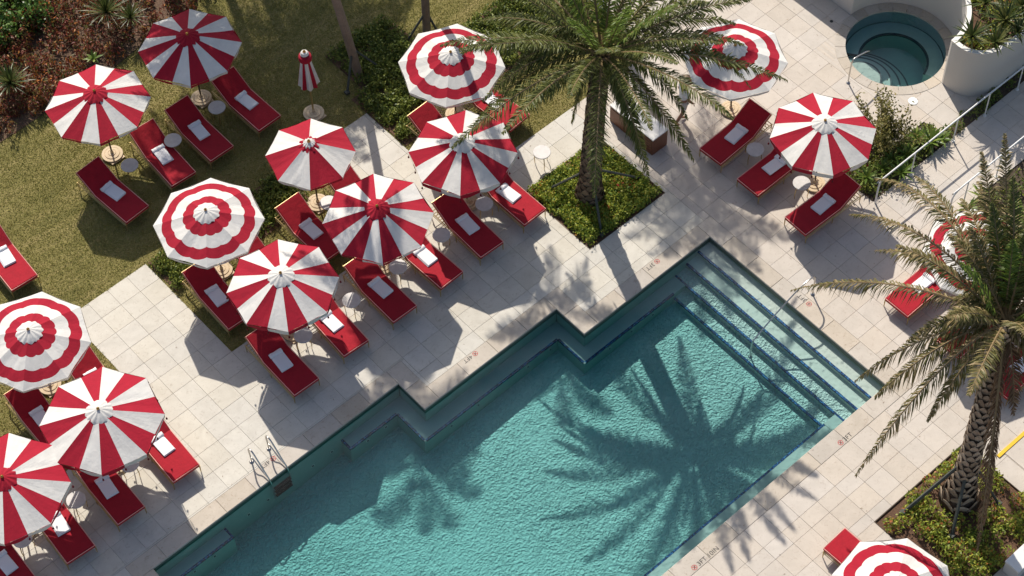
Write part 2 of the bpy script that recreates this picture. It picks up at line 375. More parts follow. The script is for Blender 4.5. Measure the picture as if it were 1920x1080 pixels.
DECK = [(-10, -5, 45, 60)]
deckex = POOLR + LAWN + [PLANTER1, PLANTER2] + BEDS + [(32.57, 23.5, 60, 60)]
deck = ob('pool_deck', None); tag(deck, kind='structure')
sheet('grout_bed', cells(DECK, deckex + [SPASQ]), -.012, M['grout'], deck)
# paving tiles, 24 inch square
T = .61; GAP = .0023
full, rest = [], []
def spa_clear(x0, y0, x1, y1):
    dx = max(x0-SPAC.x, 0, SPAC.x-x1); dy = max(y0-SPAC.y, 0, SPAC.y-y1); return math.hypot(dx, dy) > 1.5
allex = deckex + COPE
def cuts(anchor, lo, hi): return [lo]+[v for v in (anchor+T*k for k in range(-80, 80)) if lo+.02 < v < hi-.02]+[hi]
XE, YE = 24.28+CW, 14.6-CW
fields = [(cuts(12.94, -5, XE), cuts(23.92, YE, 42)), (cuts(XE, XE, 40), cuts(23.92, YE, 42)), (cuts(21.27, -5, 40), [-2+T*k for k in range(20)]+[11.27, 11.88, 12.49, 13.10, 13.50, YE])]
for XS, YS in fields:
  YS = sorted(YS)
  for i in range(len(XS)-1):
    for j in range(len(YS)-1):
        x0, y0, x1, y1 = XS[i], YS[j], XS[i+1], YS[j+1]
        if y1-y0 < .03: continue
        if not (inview((x0, y0, 0), 60) or inview((x1, y1, 0), 60)): continue
        cs = [(x0, y0, x1, y1)]
        hit = [e for e in allex if e[0] < x1-1e-6 and e[2] > x0+1e-6 and e[1] < y1-1e-6 and e[3] > y0+1e-6]
        if hit:
            ex = [(max(e[0], x0), max(e[1], y0), min(e[2], x1), min(e[3], y1)) for e in hit]
            cs = cells([(x0, y0, x1, y1)], ex)
        for c in cs:
            if (c[2]-c[0]) < .03 or (c[3]-c[1]) < .03: continue
            far = math.dist((c[0], c[1], 0), (0, 0, CH))
            if not spa_clear(*c):
                n = 12; st = (c[2]-c[0])/n
                for k in range(n):
                    xa = c[0]+k*st; xb = xa+st; xm = (xa+xb)/2; d2 = 1.52**2-(xm-SPAC.x)**2
                    if d2 <= 0: rest.append((xa, c[1], xb, c[3], 1)); continue
                    h = math.sqrt(d2); lo, hi = SPAC.y-h, SPAC.y+h
                    if c[1] < lo: rest.append((xa, c[1], xb, min(c[3], lo), 1))
                    if c[3] > hi: rest.append((xa, max(c[1], hi), xb, c[3], 1))
                continue
            if abs(c[2]-c[0]-T) < 1e-4 and abs(c[3]-c[1]-T) < 1e-4 and inview(((x0+x1)/2, (y0+y1)/2, 0), 0): full.append((far, c))
            else: rest.append((*c, 0))
full.sort(); singles = [c for _, c in full[:300]]; rest += [(*c, 0) for _, c in full[300:]]
def stone_kind(x, y): return 'trav' if (x > 24.5 or y < 14.0) else 'lime'
tmesh = {k: MB().bbox(GAP, GAP, -.03, T-GAP, T-GAP, 0, .003).mesh('tile', M[k]) for k in ('lime', 'trav')}
for c in singles:
    o = ob('tile', tmesh[stone_kind(c[0], c[1])], deck, (c[0], c[1], random.uniform(-.0012, .0012)))
for k in ('lime', 'trav'):
    mb = MB()
    for a, b, c, d, f in rest:
        if stone_kind(a, b) != k: continue
        if f: mb.box(a, b, -.03, c, d, 0)
        else: mb.bbox(a+GAP, b+GAP, -.03, c-GAP, d-GAP, random.uniform(-.0012, .0012), .003)
    tag(mb.build('tile', M[k], deck), kind='stuff')
# coping stones round the pool
cope = ob('pool_coping', None); tag(cope, kind='structure')
for a, b, c, d in COPE:
    horiz = (c-a) > (d-b) or abs((c-a)-(d-b)) < 1e-6
    L = (c-a) if horiz else (d-b); n = max(1, round(L/.92)); st = L/n
    for k in range(n):
        if horiz: q = (a+k*st, b, a+(k+1)*st, d)
        else: q = (a, b+k*st, c, b+(k+1)*st)
        if not (inview((q[0], q[1], 0), 150) or inview((q[2], q[3], 0), 150)): continue
        MB().bbox(q[0]+.002, q[1]+.002, -.045, q[2]-.002, q[3]-.002, .004, .009).build('coping_stone', M['coping'], cope)
# lawn
lawn = sheet('lawn', cells(LAWN, [(21.5, 28.2, 26.8, 30.6)]), -.01, M['lawn']); tag(lawn, kind='structure')

# ------------------------------------------------------------------ swimming pool
pool = ob('swimming_pool', None); tag(pool, kind='structure')
zb = -1.6
outline = [(7.87, 22.79), (15.42, 22.79), (15.42, 21.78), (19.82, 21.78), (19.82, 20.74), (24.28, 20.74), (24.28, 14.6), (7.87, 14.6)]
mb = MB(); mt = MB()
for i, (x0, y0) in enumerate(outline):
    x1, y1 = outline[(i+1) % len(outline)]
    dx, dy = x1-x0, y1-y0; l = math.hypot(dx, dy); nx, ny = -dy/l*.012, dx/l*.012   # outwards
    mb.add([(x0+nx, y0+ny, zb), (x1+nx, y1+ny, zb), (x1+nx, y1+ny, -.02), (x0+nx, y0+ny, -.02)], [(0, 1, 2, 3)])
    mt.add([(x0+nx*.5, y0+ny*.5, -.21), (x1+nx*.5, y1+ny*.5, -.21), (x1+nx*.5, y1+ny*.5, -.045), (x0+nx*.5, y0+ny*.5, -.045)], [(0, 1, 2, 3)])
mb.build('pool_wall', M['plainplaster'], pool)
M['wline'] = simple('waterline_tile', (.16, .17, .14), .5, 0, 25, .25)
mt.build('waterline_tile', M['wline'], pool)
# floor, falling away to the deep end
nx, ny = 40, 2; vs = []; fs = []
for j in range(ny+1):
    for i in range(nx+1):
        x = 7.8+i*(22.7-7.8)/nx; y = 14.5+j*(22.9-14.5)/ny; vs.append((x, y, -1.0-.38*(22.7-x)/14.9))
for j in range(ny):
    for i in range(nx): a = j*(nx+1)+i; fs.append((a, a+1, a+nx+2, a+nx+1))
ob('pool_floor', mesh_from('pool_floor', vs, fs, M['plaster']), pool)
TR = .05
def trim(parent, x0, y0, x1, y1, z, face):
    # strip of blue mosaic on the nose of an underwater edge; face = outward axis of the drop
    mb = MB()
    if face == '-y': mb.box(x0, y0-.006, z-.05, x1, y0+TR, z+.004)
    if face == '+y': mb.box(x0, y1-TR, z-.05, x1, y1+.006, z+.004)
    if face == '-x': mb.box(x0-.006, y0, z-.05, x0+TR, y1, z+.004)
    if face == '+x': mb.box(x1-TR, y0, z-.05, x1+.006, y1, z+.004)
    mb.build('mosaic_trim', M['mosaic'], parent)
bench = MB().box(7.87, 22.46, zb, 9.92, 22.80, -.6).box(13.53, 22.44, zb, 15.43, 22.80, -.6).box(15.03, 21.36, zb, 15.43, 22.44, -.6)\
    .box(15.43, 21.36, zb, 19.83, 21.79, -.6).box(19.48, 20.36, zb, 19.83, 21.36, -.6).box(19.83, 20.36, zb, 23.05, 20.75, -.6)\
    .build('underwater_bench', M['plainplaster'], pool)
for t_ in [(7.87, 22.46, 9.87, 22.8, '-y'), (9.6, 22.46, 9.92, 22.8, '+x'), (13.58, 22.44, 15.03, 22.8, '-y'), (13.53, 22.44, 13.9, 22.8, '-x'), (15.03, 21.41, 15.4, 22.44, '-x'),
           (15.08, 21.36, 19.48, 21.8, '-y'), (19.48, 20.41, 19.8, 21.36, '-x'), (19.53, 20.36, 22.65, 20.8, '-y')]:
    trim(bench, *t_[:4], -.6, t_[4])
ledge = MB().box(7.87, 14.59, zb, 22.64, 15.08, -.6).build('underwater_ledge', M['plainplaster'], pool)
trim(ledge, 7.87, 14.7, 22.64, 15.08, -.6, '+y')
for x0, x1, z, y0, y1 in [(23.86, 24.29, -.27, 14.59, 20.75), (23.45, 23.86, -.43, 14.59, 20.75), (23.05, 23.45, -.6, 14.59, 20.75), (22.65, 23.05, -.8, 15.08, 20.36)]:
    s = MB().box(x0, y0, zb, x1, y1, z).build('step', M['plaster' if z < -.5 else 'palestep'], pool); trim(s, x0, y0, x1, y1, z, '-x')
MB().box(22.65, 14.59, zb, 23.05, 15.08, -.6).build('underwater_ledge', M['plainplaster'], pool)
wb = MB()
# water body: one closed volume following the outline
zw = -.115; o2 = [(7.84, 22.82), (15.45, 22.82), (15.45, 21.81), (19.85, 21.81), (19.85, 20.77), (24.31, 20.77), (24.31, 14.57), (7.84, 14.57)][::-1]
water = MB().prism(o2, -2.0, zw).build('pool_water', M['water']); tag(water, kind='structure')
# return jets on the bench faces
for x, y in [(13.2, 22.80), (12.6, 22.80), (11.2, 22.80), (10.6, 22.8), (9.3, 22.455), (8.7, 22.455), (14.06, 22.435), (14.64, 22.435), (15.87, 21.355), (16.76, 21.355), (18.44, 21.355), (19.21, 21.355), (20.34, 20.355), (21.11, 20.355), (21.87, 20.355)]:
    m_ = MB(); m_.tube([(0, 0, 0), (0, -.012, 0)], .055, 12)
    j = m_.build('water_jet', M['whitemetal'], pool, loc=(x, y-.002, -.76))
    MB().tube([(0, -.013, 0), (0, -.016, 0)], .035, 10).build('nozzle', M['black'], j)

# ------------------------------------------------------------------ round spa
spa = ob('round_spa', None, None, SPAC); tag(spa, kind='structure')
N = 72
def ringpts(r, z): return [(r*math.cos(2*PI*k/N), r*math.sin(2*PI*k/N), z) for k in range(N)]
mb = MB()
seg = 24
for s_ in range(seg):      # curved coping stones
    q = MB(); a0 = 2*PI*s_/seg+.004; a1 = 2*PI*(s_+1)/seg-.004; vs = []
    for z, r0, r1 in ((-.045, SPAR, 1.67), (.010, SPAR, 1.67)):
        for k in range(5):
            a = a0+(a1-a0)*k/4; vs += [(r0*math.cos(a), r0*math.sin(a), z), (r1*math.cos(a), r1*math.sin(a), z)]
    fs = []
    for k in range(4):
        i = 2*k; fs += [(10+i, 10+i+1, 10+i+3, 10+i+2), (i, 10+i, 10+i+2, i+2), (i+1, i+3, 10+i+3, 10+i+1)]
    fs += [(0, 1, 11, 10), (8, 18, 19, 9)]
    q.add(vs, fs).build('coping_stone', M['coping'], spa)
v = ringpts(SPAR+.015, -1.05)+ringpts(SPAR+.015, -.02); fs = [(k, N+k, N+(k+1) % N, (k+1) % N) for k in range(N)]+[tuple(range(N))]
M['spaplaster'] = simple('spa_plaster', (.38, .46, .42), .9, 0, 4, .08)
ob('spa_shell', mesh_from('spa_shell', v, fs, M['spaplaster']), spa)
def arcbox(r0, r1, a0, a1, z0, z1, n=30):
    m_ = MB(); vs = []
    for k in range(n+1):
        a = a0+(a1-a0)*k/n
        for r, z in ((r0, z0), (r1, z0), (r0, z1), (r1, z1)): vs.append((r*math.cos(a), r*math.sin(a), z))
    fs = []
    for k in range(n):
        i = 4*k; j = i+4; fs += [(i+2, i+3, j+3, j+2), (i, i+2, j+2, j), (i+1, j+1, j+3, i+3)]
    fs += [(0, 1, 3, 2), (4*n, 4*n+2, 4*n+3, 4*n+1)]
    return m_.add(vs, fs)
b_ = arcbox(.93, SPAR, R(-75), R(128), -1.05, -.48).build('spa_bench', M['spaplaster'], spa)
M['darktrim'] = simple('dark_mosaic', (.012, .035, .045), .4, 0, 30, .3)
arcbox(.922, .985, R(-75), R(128), -.53, -.476).build('mosaic_trim', M['darktrim'], b_)
_a = R(128); MB().box(.985, -.03, -.53, SPAR-.01, .006, -.475).build('mosaic_trim', M['darktrim'], b_, rz=_a)
Ept = P(1606, 150, -.2)-SPAC
ea = math.atan2(Ept.y, Ept.x); Ept = Vector((math.cos(ea), math.sin(ea), 0))*(SPAR-.02)
def clipped_disc(r, n=40):
    pts = []
    for k in range(n+1):
        a = ea+PI-PI/2+PI*k/n; d = Vector((math.cos(a), math.sin(a), 0)); bq = Ept.dot(d); cq = Ept.dot(Ept)-(SPAR)**2
        far = -bq+math.sqrt(max(bq*bq-cq, 0)); t_ = min(r, far); pts.append((Ept.x+d.x*t_, Ept.y+d.y*t_))
    return pts
for r, z in ((1.45, -.80), (1.18, -.58), (.90, -.38), (.60, -.2)):
    p = clipped_disc(r); s = MB().prism(p, -1.05+z*.001, z).build('step', M['spaplaster'], spa)
    inner = clipped_disc(r-.045); n = len(p); vs = [(x, y, z+.004) for x, y in p]+[(x, y, z+.004) for x, y in inner]+[(x*1.003, y*1.003, z-.04) for x, y in p]
    ob('mosaic_trim', mesh_from('mosaic_trim', vs, [(i, i+1, n+i+1, n+i) for i in range(n-1)], M['darktrim']), s)
spw = MB().lathe([(SPAR+.012, -1.5), (SPAR+.012, -.07)], N, SPAC).build('spa_water', M['water']); tag(spw, kind='structure')
# drain and skimmer lid in the paving
o = MB().lathe([(.13, 0), (.13, .012), (.10, .016)], 20).build('skimmer_lid', M['plasticwhite'], loc=P(1712, 190, 0)); tag(o, 'white round skimmer lid set in the paving below the round spa', 'lid')
o = MB().lathe([(.05, 0), (.05, .006), (.03, .006)], 14).build('floor_drain', M['black'], loc=P(1559, 40, .0)); tag(o, 'small dark floor drain in shaded paving left of the spa wall', 'drain')

# ------------------------------------------------------------------ white curved planter wall behind the spa
arc = [(SPAC.x+1.675*math.cos(R(a)), SPAC.y+1.675*math.sin(R(a))) for a in range(-90, 91, 3)]
bulge_ = [(v.x, v.y) for v in smooth_path([(34.6, 18.98, 0), (33.9, 18.97, 0), (33.4, 19.0, 0), (33.0, 19.13, 0), (32.73, 19.34, 0), (32.58, 19.62, 0), (32.55, 19.88, 0)], 4)]
out = arc + [(32.58, 30), (42, 30), (42, 18.98)] + bulge_
def inset(poly, d):
    n = len(poly); res = []
    for i in range(n):
        p0, p1, p2 = Vector(poly[i-1]), Vector(poly[i]), Vector(poly[(i+1) % n])
        e0 = (p1-p0).normalized(); e1 = (p2-p1).normalized(); n0 = Vector((-e0.y, e0.x)); n1 = Vector((-e1.y, e1.x)); m_ = (n0+n1)
        if m_.length < 1e-3: m_ = n0
        m_.normalize(); k = d/max(.45, m_.dot(n0)); res.append((p1.x+m_.x*k, p1.y+m_.y*k))
    return res
area = sum(out[i-1][0]*out[i][1]-out[i][0]*out[i-1][1] for i in range(len(out)))
if area < 0: out = out[::-1]
inn = inset(out, .13); n = len(out); HW = 1.75
pw = thing('curved_planter', 'white curved raised planter wall wrapping behind the round spa', 'planter wall')
vs = [(x, y, -.07) for x, y in out]+[(x, y, HW) for x, y in out]; ob('wall', mesh_from('wall', vs, [(i, (i+1) % n, n+(i+1) % n, n+i) for i in range(n)], M['stucco'], smooth=False), pw)
wm = pw.children[0].data
for p_ in wm.polygons: p_.use_smooth = p_.area < .9
vs = [(x, y, HW) for x, y in out]+[(x, y, HW) for x, y in inn]+[(x, y, HW-.25) for x, y in inn]
ob('wall_cap', mesh_from('wall_cap', vs, [(i, (i+1) % n, n+(i+1) % n, n+i) for i in range(n)]+[(n+i, n+(i+1) % n, 2*n+(i+1) % n, 2*n+i) for i in range(n)], M['rimwhite']), pw)
import mathutils.geometry as mg
tri = mg.tessellate_polygon([[Vector((x, y, 0)) for x, y in inn]])
ob('planter_soil', mesh_from('planter_soil', [(x, y, HW-.16) for x, y in inn], [tuple(t_) for t_ in tri], M['soil']), pw)
SOILZ = HW-.16

# ------------------------------------------------------------------ soil of the planters and beds
for rct in (PLANTER1, PLANTER2):
    s = sheet('planter_soil', [rct], -.035, M['soil']); tag(s, kind='structure')
    a, b, c, d = rct; e = MB(); w_ = .02
    e.box(a, b, -.06, c, b+w_, .006).box(a, d-w_, -.06, c, d, .006).box(a, b+w_, -.06, a+w_, d-w_, .006).box(c-w_, b+w_, -.06, c, d-w_, .006)
    tag(e.build('metal_edging', M['darkmetal']), kind='structure')
tag(sheet('garden_bed', BEDS, -.03, M['earth']), kind='structure')

# ------------------------------------------------------------------ leaf scatter
def leaf_cloud(name, pts, size, mat, tilt=.9, aspect=.55, parent=None, jitter=.35, up=0.0):
    pts = np.asarray(pts, float); n = len(pts)
    nrm = rng.normal(size=(n, 3))*tilt; nrm[:, 2] = np.abs(nrm[:, 2])*.6+.55; nrm /= np.linalg.norm(nrm, axis=1)[:, None]
    a = rng.normal(size=(n, 3)); a[:, 2] += up; u = a-(a*nrm).sum(1)[:, None]*nrm; u /= np.linalg.norm(u, axis=1)[:, None]; v = np.cross(nrm, u)
    s = size*(1+jitter*rng.uniform(-1, 1, n))[:, None]
    v0 = pts-u*s*.5; v1 = pts+v*s*aspect*.5+nrm*s*.08; v2 = pts+u*s*.5; v3 = pts-v*s*aspect*.5+nrm*s*.08
    V = np.stack([v0, v3, v2, v1], 1).reshape(-1, 3)
    me = bpy.data.meshes.new(name); me.vertices.add(4*n); me.vertices.foreach_set('co', V.ravel())
    me.loops.add(4*n); me.loops.foreach_set('vertex_index', np.arange(4*n, dtype=np.int32)); me.polygons.add(n)
    me.polygons.foreach_set('loop_start', np.arange(n, dtype=np.int32)*4); me.polygons.foreach_set('loop_total', np.full(n, 4, np.int32))
    me.materials.append(mat); me.update(calc_edges=True); me.validate()
    return ob(name, me, parent)
def clump_points(rects, ncl, per, rad, hmin, hmax, avoid=None, poly=None):
    out = []; areas = np.array([(c-a)*(d-b) for a, b, c, d in rects]); pr = areas/areas.sum(); k = 0
    while k < ncl:
        r_ = rects[rng.choice(len(rects), p=pr)]; x = rng.uniform(r_[0], r_[2]); y = rng.uniform(r_[1], r_[3]); k += 1
        if avoid and any((x-ax)**2+(y-ay)**2 < ar*ar for ax, ay, ar in avoid): continue
        if poly and not poly(x, y): continue
        h = rng.uniform(hmin, hmax); d = rng.normal(size=(per, 3)); d /= np.linalg.norm(d, axis=1)[:, None]; d *= rng.uniform(.35, 1, per)[:, None]**.5
        out.append(np.stack([x+d[:, 0]*rad, y+d[:, 1]*rad, np.abs(d[:, 2])*h+.02], 1))
    return np.concatenate(out)

# groundcover in the two palm planters
def cover(name, rect, ncl, mat, size, avoid, h=(.12, .30), poly=None, rad=.13, per=30):
    a, b, c, d = rect
    o = leaf_cloud(name, clump_points([(a+.12, b+.12, c-.12, d-.12)], ncl, per, rad, h[0], h[1], avoid, poly), size, mat); tag(o, kind='stuff'); return o
o = cover('groundcover', PLANTER1, 1150, M['cover'], .066, [(22.85, 23.8, .40)])
o['label'] = 'green and yellow groundcover with red flowers round the centre palm'
o = cover('groundcover', PLANTER2, 330, M['cover_orange'], .080, [(23.22, 11.35, .62)], (.16, .36), lambda x, y: (x-21.25) > .30+.25*math.sin(y*3) and not (y > 11.95 and x < 22.3) and math.sin(x*4.1+1)*math.sin(y*3.7) > -.72, .17)
o['label'] = 'yellow green groundcover with orange tips round the lower right palm'
# hedges on the lawn
HED = [((13.1, 28.9, 14.6, 29.95), 'low shrub patch at the paving corner behind the left ringed parasol'),
       ((15.2, 28.7, 17.3, 29.95), 'low shrub patch beside the small broad panelled parasol'),
       ((20.45, 29.3, 22.6, 30.6), 'dark low hedge at the foot of the two slim palms'),
       ((20.5, 28.5, 21.1, 29.4), 'low shrubs at the corner of the paved walk beside a ringed parasol'),
       ((20.9, 30.6, 22.9, 32.3), 'shaded low shrubs between the two slim palms'),
       ((24.2, 28.6, 27.3, 30.5), 'low hedge at the top behind the fronds of the centre palm')]
for rct, lab in HED:
    ar = (rct[2]-rct[0])*(rct[3]-rct[1]); o = leaf_cloud('groundcover', clump_points([rct], int(ar*95), 30, .16, .15, .36), .075, M['hedge']); tag(o, lab, kind='stuff')
    tag(sheet('garden_bed', [(rct[0]-.1, rct[1]-.1, rct[2]+.1, rct[3]+.05)], .002+.002*HED.index((rct, lab)), M['soil']), kind='structure')
# croton bed at the top left: behind a nearly straight lawn edge
def crot(x, y): return y > 36.0+.15*math.sin(x*1.3)+(.0 if x < 17 else (x-17)*.12)
M['bedsoil'] = simple('brown_bed_soil', (.12, .072, .045), .95, 0, 16, .5, .8, .04)
s = MB().add([(5, 35.9, .004), (12, 35.95, .004), (16, 36.0, .004), (18.5, 36.3, .004), (21, 36.7, .004), (25, 38, .004), (25, 60, .004), (5, 60, .004)], [(0, 1, 2, 3, 4, 5, 6, 7)]).build('garden_bed', M['bedsoil']); tag(s, kind='structure')
cp = clump_points([(10.5, 36.0, 22, 41.5)], 1350, 34, .15, .3, .85, None, crot)
tag(leaf_cloud('croton_bed', cp, .115, M['croton'], .9, .33, up=1.5), 'dense bed of red and bronze croton foliage at the upper left', kind='stuff')
bc = P(20, 15, .4); cp = clump_points([(bc.x-1.3, bc.y-.9, bc.x+.9, bc.y+2.0)], 150, 40, .24, .7, 1.15)
tag(leaf_cloud('leafy_shrub', cp, .12, M['leafygreen'], .9, .55), 'dense green shrub in the top left corner behind the crotons', 'shrub')
cp = clump_points([(28.3, 18.75, 30.0, 20.0), (30.0, 18.75, 31.2, 19.45), (31.2, 18.72, 38, 18.95)], 210, 26, .16, .12, .32)
tag(leaf_cloud('groundcover', cp, .075, M['hedge']), 'dark green groundcover along the metal handrail', kind='stuff')
cp = clump_points([(29.2, 10, 36, 16.7)], 420, 24, .2, .2, .5)
tag(leaf_cloud('groundcover', cp, .09, M['hedge']), 'green groundcover behind the large palm at the right edge', kind='stuff')
cp = clump_points([(32.85, 19.35, 38, 20.0), (34.0, 19.3, 38, 24)], 620, 26, .2, .1, .45); cp[:, 2] += SOILZ
tag(leaf_cloud('groundcover', cp, .09, M['cover_orange']), 'low orange tinged plants inside the white curved planter', kind='stuff')

# grass blades over the lawn sheet
nb = 230000
xs = rng.uniform(5, 27.6, nb*2); ys = rng.uniform(26.35, 36.4, nb*2); keep = np.zeros(nb*2, bool)
edge = .035*np.sin(xs*9)*np.sin(ys*11+1)+.02
for a, b, c, d in LAWN: keep |= (xs > a-edge) & (xs < c+edge) & (ys > b-edge) & (ys < d+edge)
ppx = ((xs*CX.x+ys*CX.y-CH*CX.z)/(xs*CF.x+ys*CF.y-CH*CF.z)*FPX+960); ppy = ((xs*CY.x+ys*CY.y-CH*CY.z)/(xs*CF.x+ys*CF.y-CH*CF.z)*FPX+540)
keep &= (ppx > -30) & (ppx < 1950) & (ppy > -30); xs = xs[keep][:nb]; ys = ys[keep][:nb]; nb = len(xs)
an = rng.uniform(0, 2*PI, nb); hh = rng.uniform(.015, .042, nb); wd = rng.uniform(.008, .016, nb); le = rng.uniform(0, .04, nb); la = rng.uniform(0, 2*PI, nb)
z0 = np.full(nb, -.012)
V = np.stack([np.stack([xs-np.cos(an)*wd, ys-np.sin(an)*wd, z0], 1), np.stack([xs+np.cos(an)*wd, ys+np.sin(an)*wd, z0], 1), np.stack([xs+np.cos(la)*le, ys+np.sin(la)*le, z0+hh], 1)], 1).reshape(-1, 3)
me = bpy.data.meshes.new('grass'); me.vertices.add(3*nb); me.vertices.foreach_set('co', V.ravel()); me.loops.add(3*nb); me.loops.foreach_set('vertex_index', np.arange(3*nb, dtype=np.int32))
me.polygons.add(nb); me.polygons.foreach_set('loop_start', np.arange(nb, dtype=np.int32)*3); me.polygons.foreach_set('loop_total', np.full(nb, 3, np.int32)); me.materials.append(M['blade']); me.update(calc_edges=True)
tag(ob('grass', me), 'short dry green grass of the lawn', kind='stuff')

# ------------------------------------------------------------------ parasols
RIM, APEX = 2.12, 2.60
def octr(th, th0, Rr, n=8):
    s_ = 2*PI/n; a = (th-th0) % s_-s_/2; return Rr*math.cos(s_/2)/math.cos(a)
def canopy_mesh(style, Rr, th0, seed):
    rs = random.Random(seed); NT = 96; tt = [.16, .24, .32, .4, .48, .56, .64, .72, .8, .88, .94, 1.0]; vs = []; uv = []; fs = []; fm = []
    ph = rs.uniform(0, 6)
    for t in tt:
        for k in range(NT):
            th = th0+2*PI*k/NT; r = octr(th, th0, Rr)*t; fr = (k % 12)/12; mid = math.sin(fr*PI)
            z = RIM+(APEX-RIM)*(1-t**1.10)-mid*.018*math.sin(PI*t)-mid*.02*t
            z += (.010*math.sin(th*5+ph+t*6)+.006*math.sin(th*23+ph*3+t*9))*mid*t; r *= 1-.014*mid*t*t*(1+.6*math.sin(ph+k//12*2.1))
            vs.append((r*math.cos(th), r*math.sin(th), z)); uv.append((r/Rr*1.02, k/NT))
    for i in range(len(tt)-1):
        for k in range(NT):
            k2 = (k+1) % NT; fs.append((i*NT+k, (i+1)*NT+k, (i+1)*NT+k2, i*NT+k2))
            if style == 's16': fm.append(0 if (k//6) % 2 == 0 else 1)
            elif style == 's8': fm.append(0 if (k//12) % 2 == 0 else 1)
            else: fm.append(0)
    mats = [M['fred'], M['fwhite']] if style != 'ring' else [M['fring']]
    me = mesh_from('canopy', vs, fs, mats, fm, False)
    l = me.uv_layers.new(name='UVMap')
    for poly in me.polygons:
        us = [uv[me.loops[li].vertex_index] for li in poly.loop_indices]
        wrap = max(u[1] for u in us)-min(u[1] for u in us) > .5
        for li, u in zip(poly.loop_indices, us): l.data[li].uv = (u[0], u[1]+1 if wrap and u[1] < .5 else u[1])
    return me
def parasol(name, x, y, label, style='s16', cap='red', Rr=1.37, th0=55, val=.13, scal=False, tassel=False, group='parasols on the pool terrace', seed=1, cz=0.0, zoff=0.0, base_mat='stonebase', tilt=None):
    th0 = R(th0); t = thing('parasol', label, 'parasol', (x, y, 0), 0, group); tr_ = random.Random(seed*7); t.rotation_euler = (R(tr_.uniform(-1.1, 1.1)), R(tr_.uniform(-1.1, 1.1)), 0)
    cm = ob('canopy', canopy_mesh(style, Rr, th0, seed), t, (0, 0, zoff))
    # valance
    NT = 96; vs = []; fs = []; fm = []; rs = random.Random(seed)
    for j in range(3):
        for k in range(NT):
            th = th0+2*PI*k/NT; r = octr(th, th0, Rr)-.012*j+.012*math.sin(k*.9+seed)*j/2+.002; fr = (k % 12)/12; mid = math.sin(fr*PI)
            dz = val*j/2*(1+(.30*abs(math.sin(fr*PI*2)) if scal else .04*math.sin(k*1.7)))
            vs.append((r*math.cos(th), r*math.sin(th), RIM-mid*.02-dz-.001))
    for j in range(2):
        for k in range(NT):
            k2 = (k+1) % NT; fs.append((j*NT+k, (j+1)*NT+k, (j+1)*NT+k2, j*NT+k2))
            fm.append((0 if (k//6) % 2 == 0 else 1) if style == 's16' else (0 if (k//12) % 2 == 0 else 1) if style == 's8' else 1)
    ob('valance', mesh_from('valance', vs, fs, [M['fred'], M['fwhite']], fm), cm)
    # pleated vent cap
    NT = 64; vs = [(0, 0, APEX+.035)]; fs = []; pl = 12
    rr = [.035, .11, .19, .27, .325] if cap != 'small' else [.03, .07, .11, .15, .18]
    for i, r in enumerate(rr):
        for k in range(NT):
            a = 2*PI*k/NT; w_ = math.sin(a*pl+i*.9)*(.010 if cap == 'red' else .0075)*i/2; q = i/4
            rad = r*(1+.05*math.sin(a*pl+1))
            vs.append((rad*math.cos(a), rad*math.sin(a), APEX+.03-(.135 if cap != 'small' else .09)*q**1.2+w_))
    fs += [(0, 1+k, 1+(k+1) % NT) for k in range(NT)]
    for i in range(4):
        for k in range(NT): k2 = (k+1) % NT; fs.append((1+i*NT+k, 1+(i+1)*NT+k, 1+(i+1)*NT+k2, 1+i*NT+k2))
    ob('vent_cap', mesh_from('vent_cap', vs, fs, M['fred'] if cap == 'red' else M['fwhite'], smooth=True), cm)
    if cap == 'small':
        vs = []; fs = []
        for i, r in enumerate((.15, .21, .27)):
            for k in range(NT): a = 2*PI*k/NT; vs.append((r*math.cos(a), r*math.sin(a), APEX-.03-.045*i+.012*math.sin(a*10)*i))
        for i in range(2):
            for k in range(NT): k2 = (k+1) % NT; fs.append((i*NT+k, (i+1)*NT+k, (i+1)*NT+k2, i*NT+k2))
        ob('vent_ruffle', mesh_from('vent_ruffle', vs, fs, M['fred'], smooth=True), cm)
    MB().lathe([(.0, -.03), (.045, -.02), (.048, -.005), (.018, .004), (.034, .016), (.040, .032), (.030, .050), (.0, .058)], 16, (0, 0, APEX+.03)).build('finial', M['gold'], t, True)
    MB().lathe([(.024, .1), (.024, RIM+.42)], 10).build('pole', M['darkmetal'], t)
    rb = MB()
    for k in range(8):
        a = th0+PI/4*k; rb.tube([(.03*math.cos(a), .03*math.sin(a), APEX-.06), ((Rr-.02)*math.cos(a), (Rr-.02)*math.sin(a), RIM-.02)], .010, 5)
        MB().tube([(.03*math.cos(a), .03*math.sin(a), 1.72), (Rr*.52*math.cos(a), Rr*.52*math.sin(a), RIM+.19)], .008, 5).build('strut', M['whitemetal'], t)
        MB().tube([(.03*math.cos(a), .03*math.sin(a), APEX-.07), ((Rr-.01)*math.cos(a), (Rr-.01)*math.sin(a), RIM-.03)], .011, 5).build('rib', M['whitemetal'], t)
    b = MB().lathe([(.285, .03), (.29, .05), (.285, .068), (.215, .072), (.21, .066), (.20, .066), (.195, .086), (.115, .092), (.11, .084), (.10, .084), (.095, .10), (.045, .105), (.035, .20), (.0, .205)], 36).build('base', M['stonebase'], t)
    MB().bbox(-.21, -.30, .0, .21, .21, .032, .006).build('base_tray', M['stonebase'], b)
    if tassel:
        for k in range(16):
            a = th0+2*PI*k/16; r = octr(a, th0, Rr)+.01
            MB().tube([(r*math.cos(a), r*math.sin(a), RIM-val*.9), (r*math.cos(a), r*math.sin(a), RIM-val-.03)], .004, 4).lathe([(0, .0), (.018, -.02), (.026, -.065), (0, -.07)], 7, (r*math.cos(a), r*math.sin(a), RIM-val-.03)).build('tassel', M['rope'], cm)
    return t
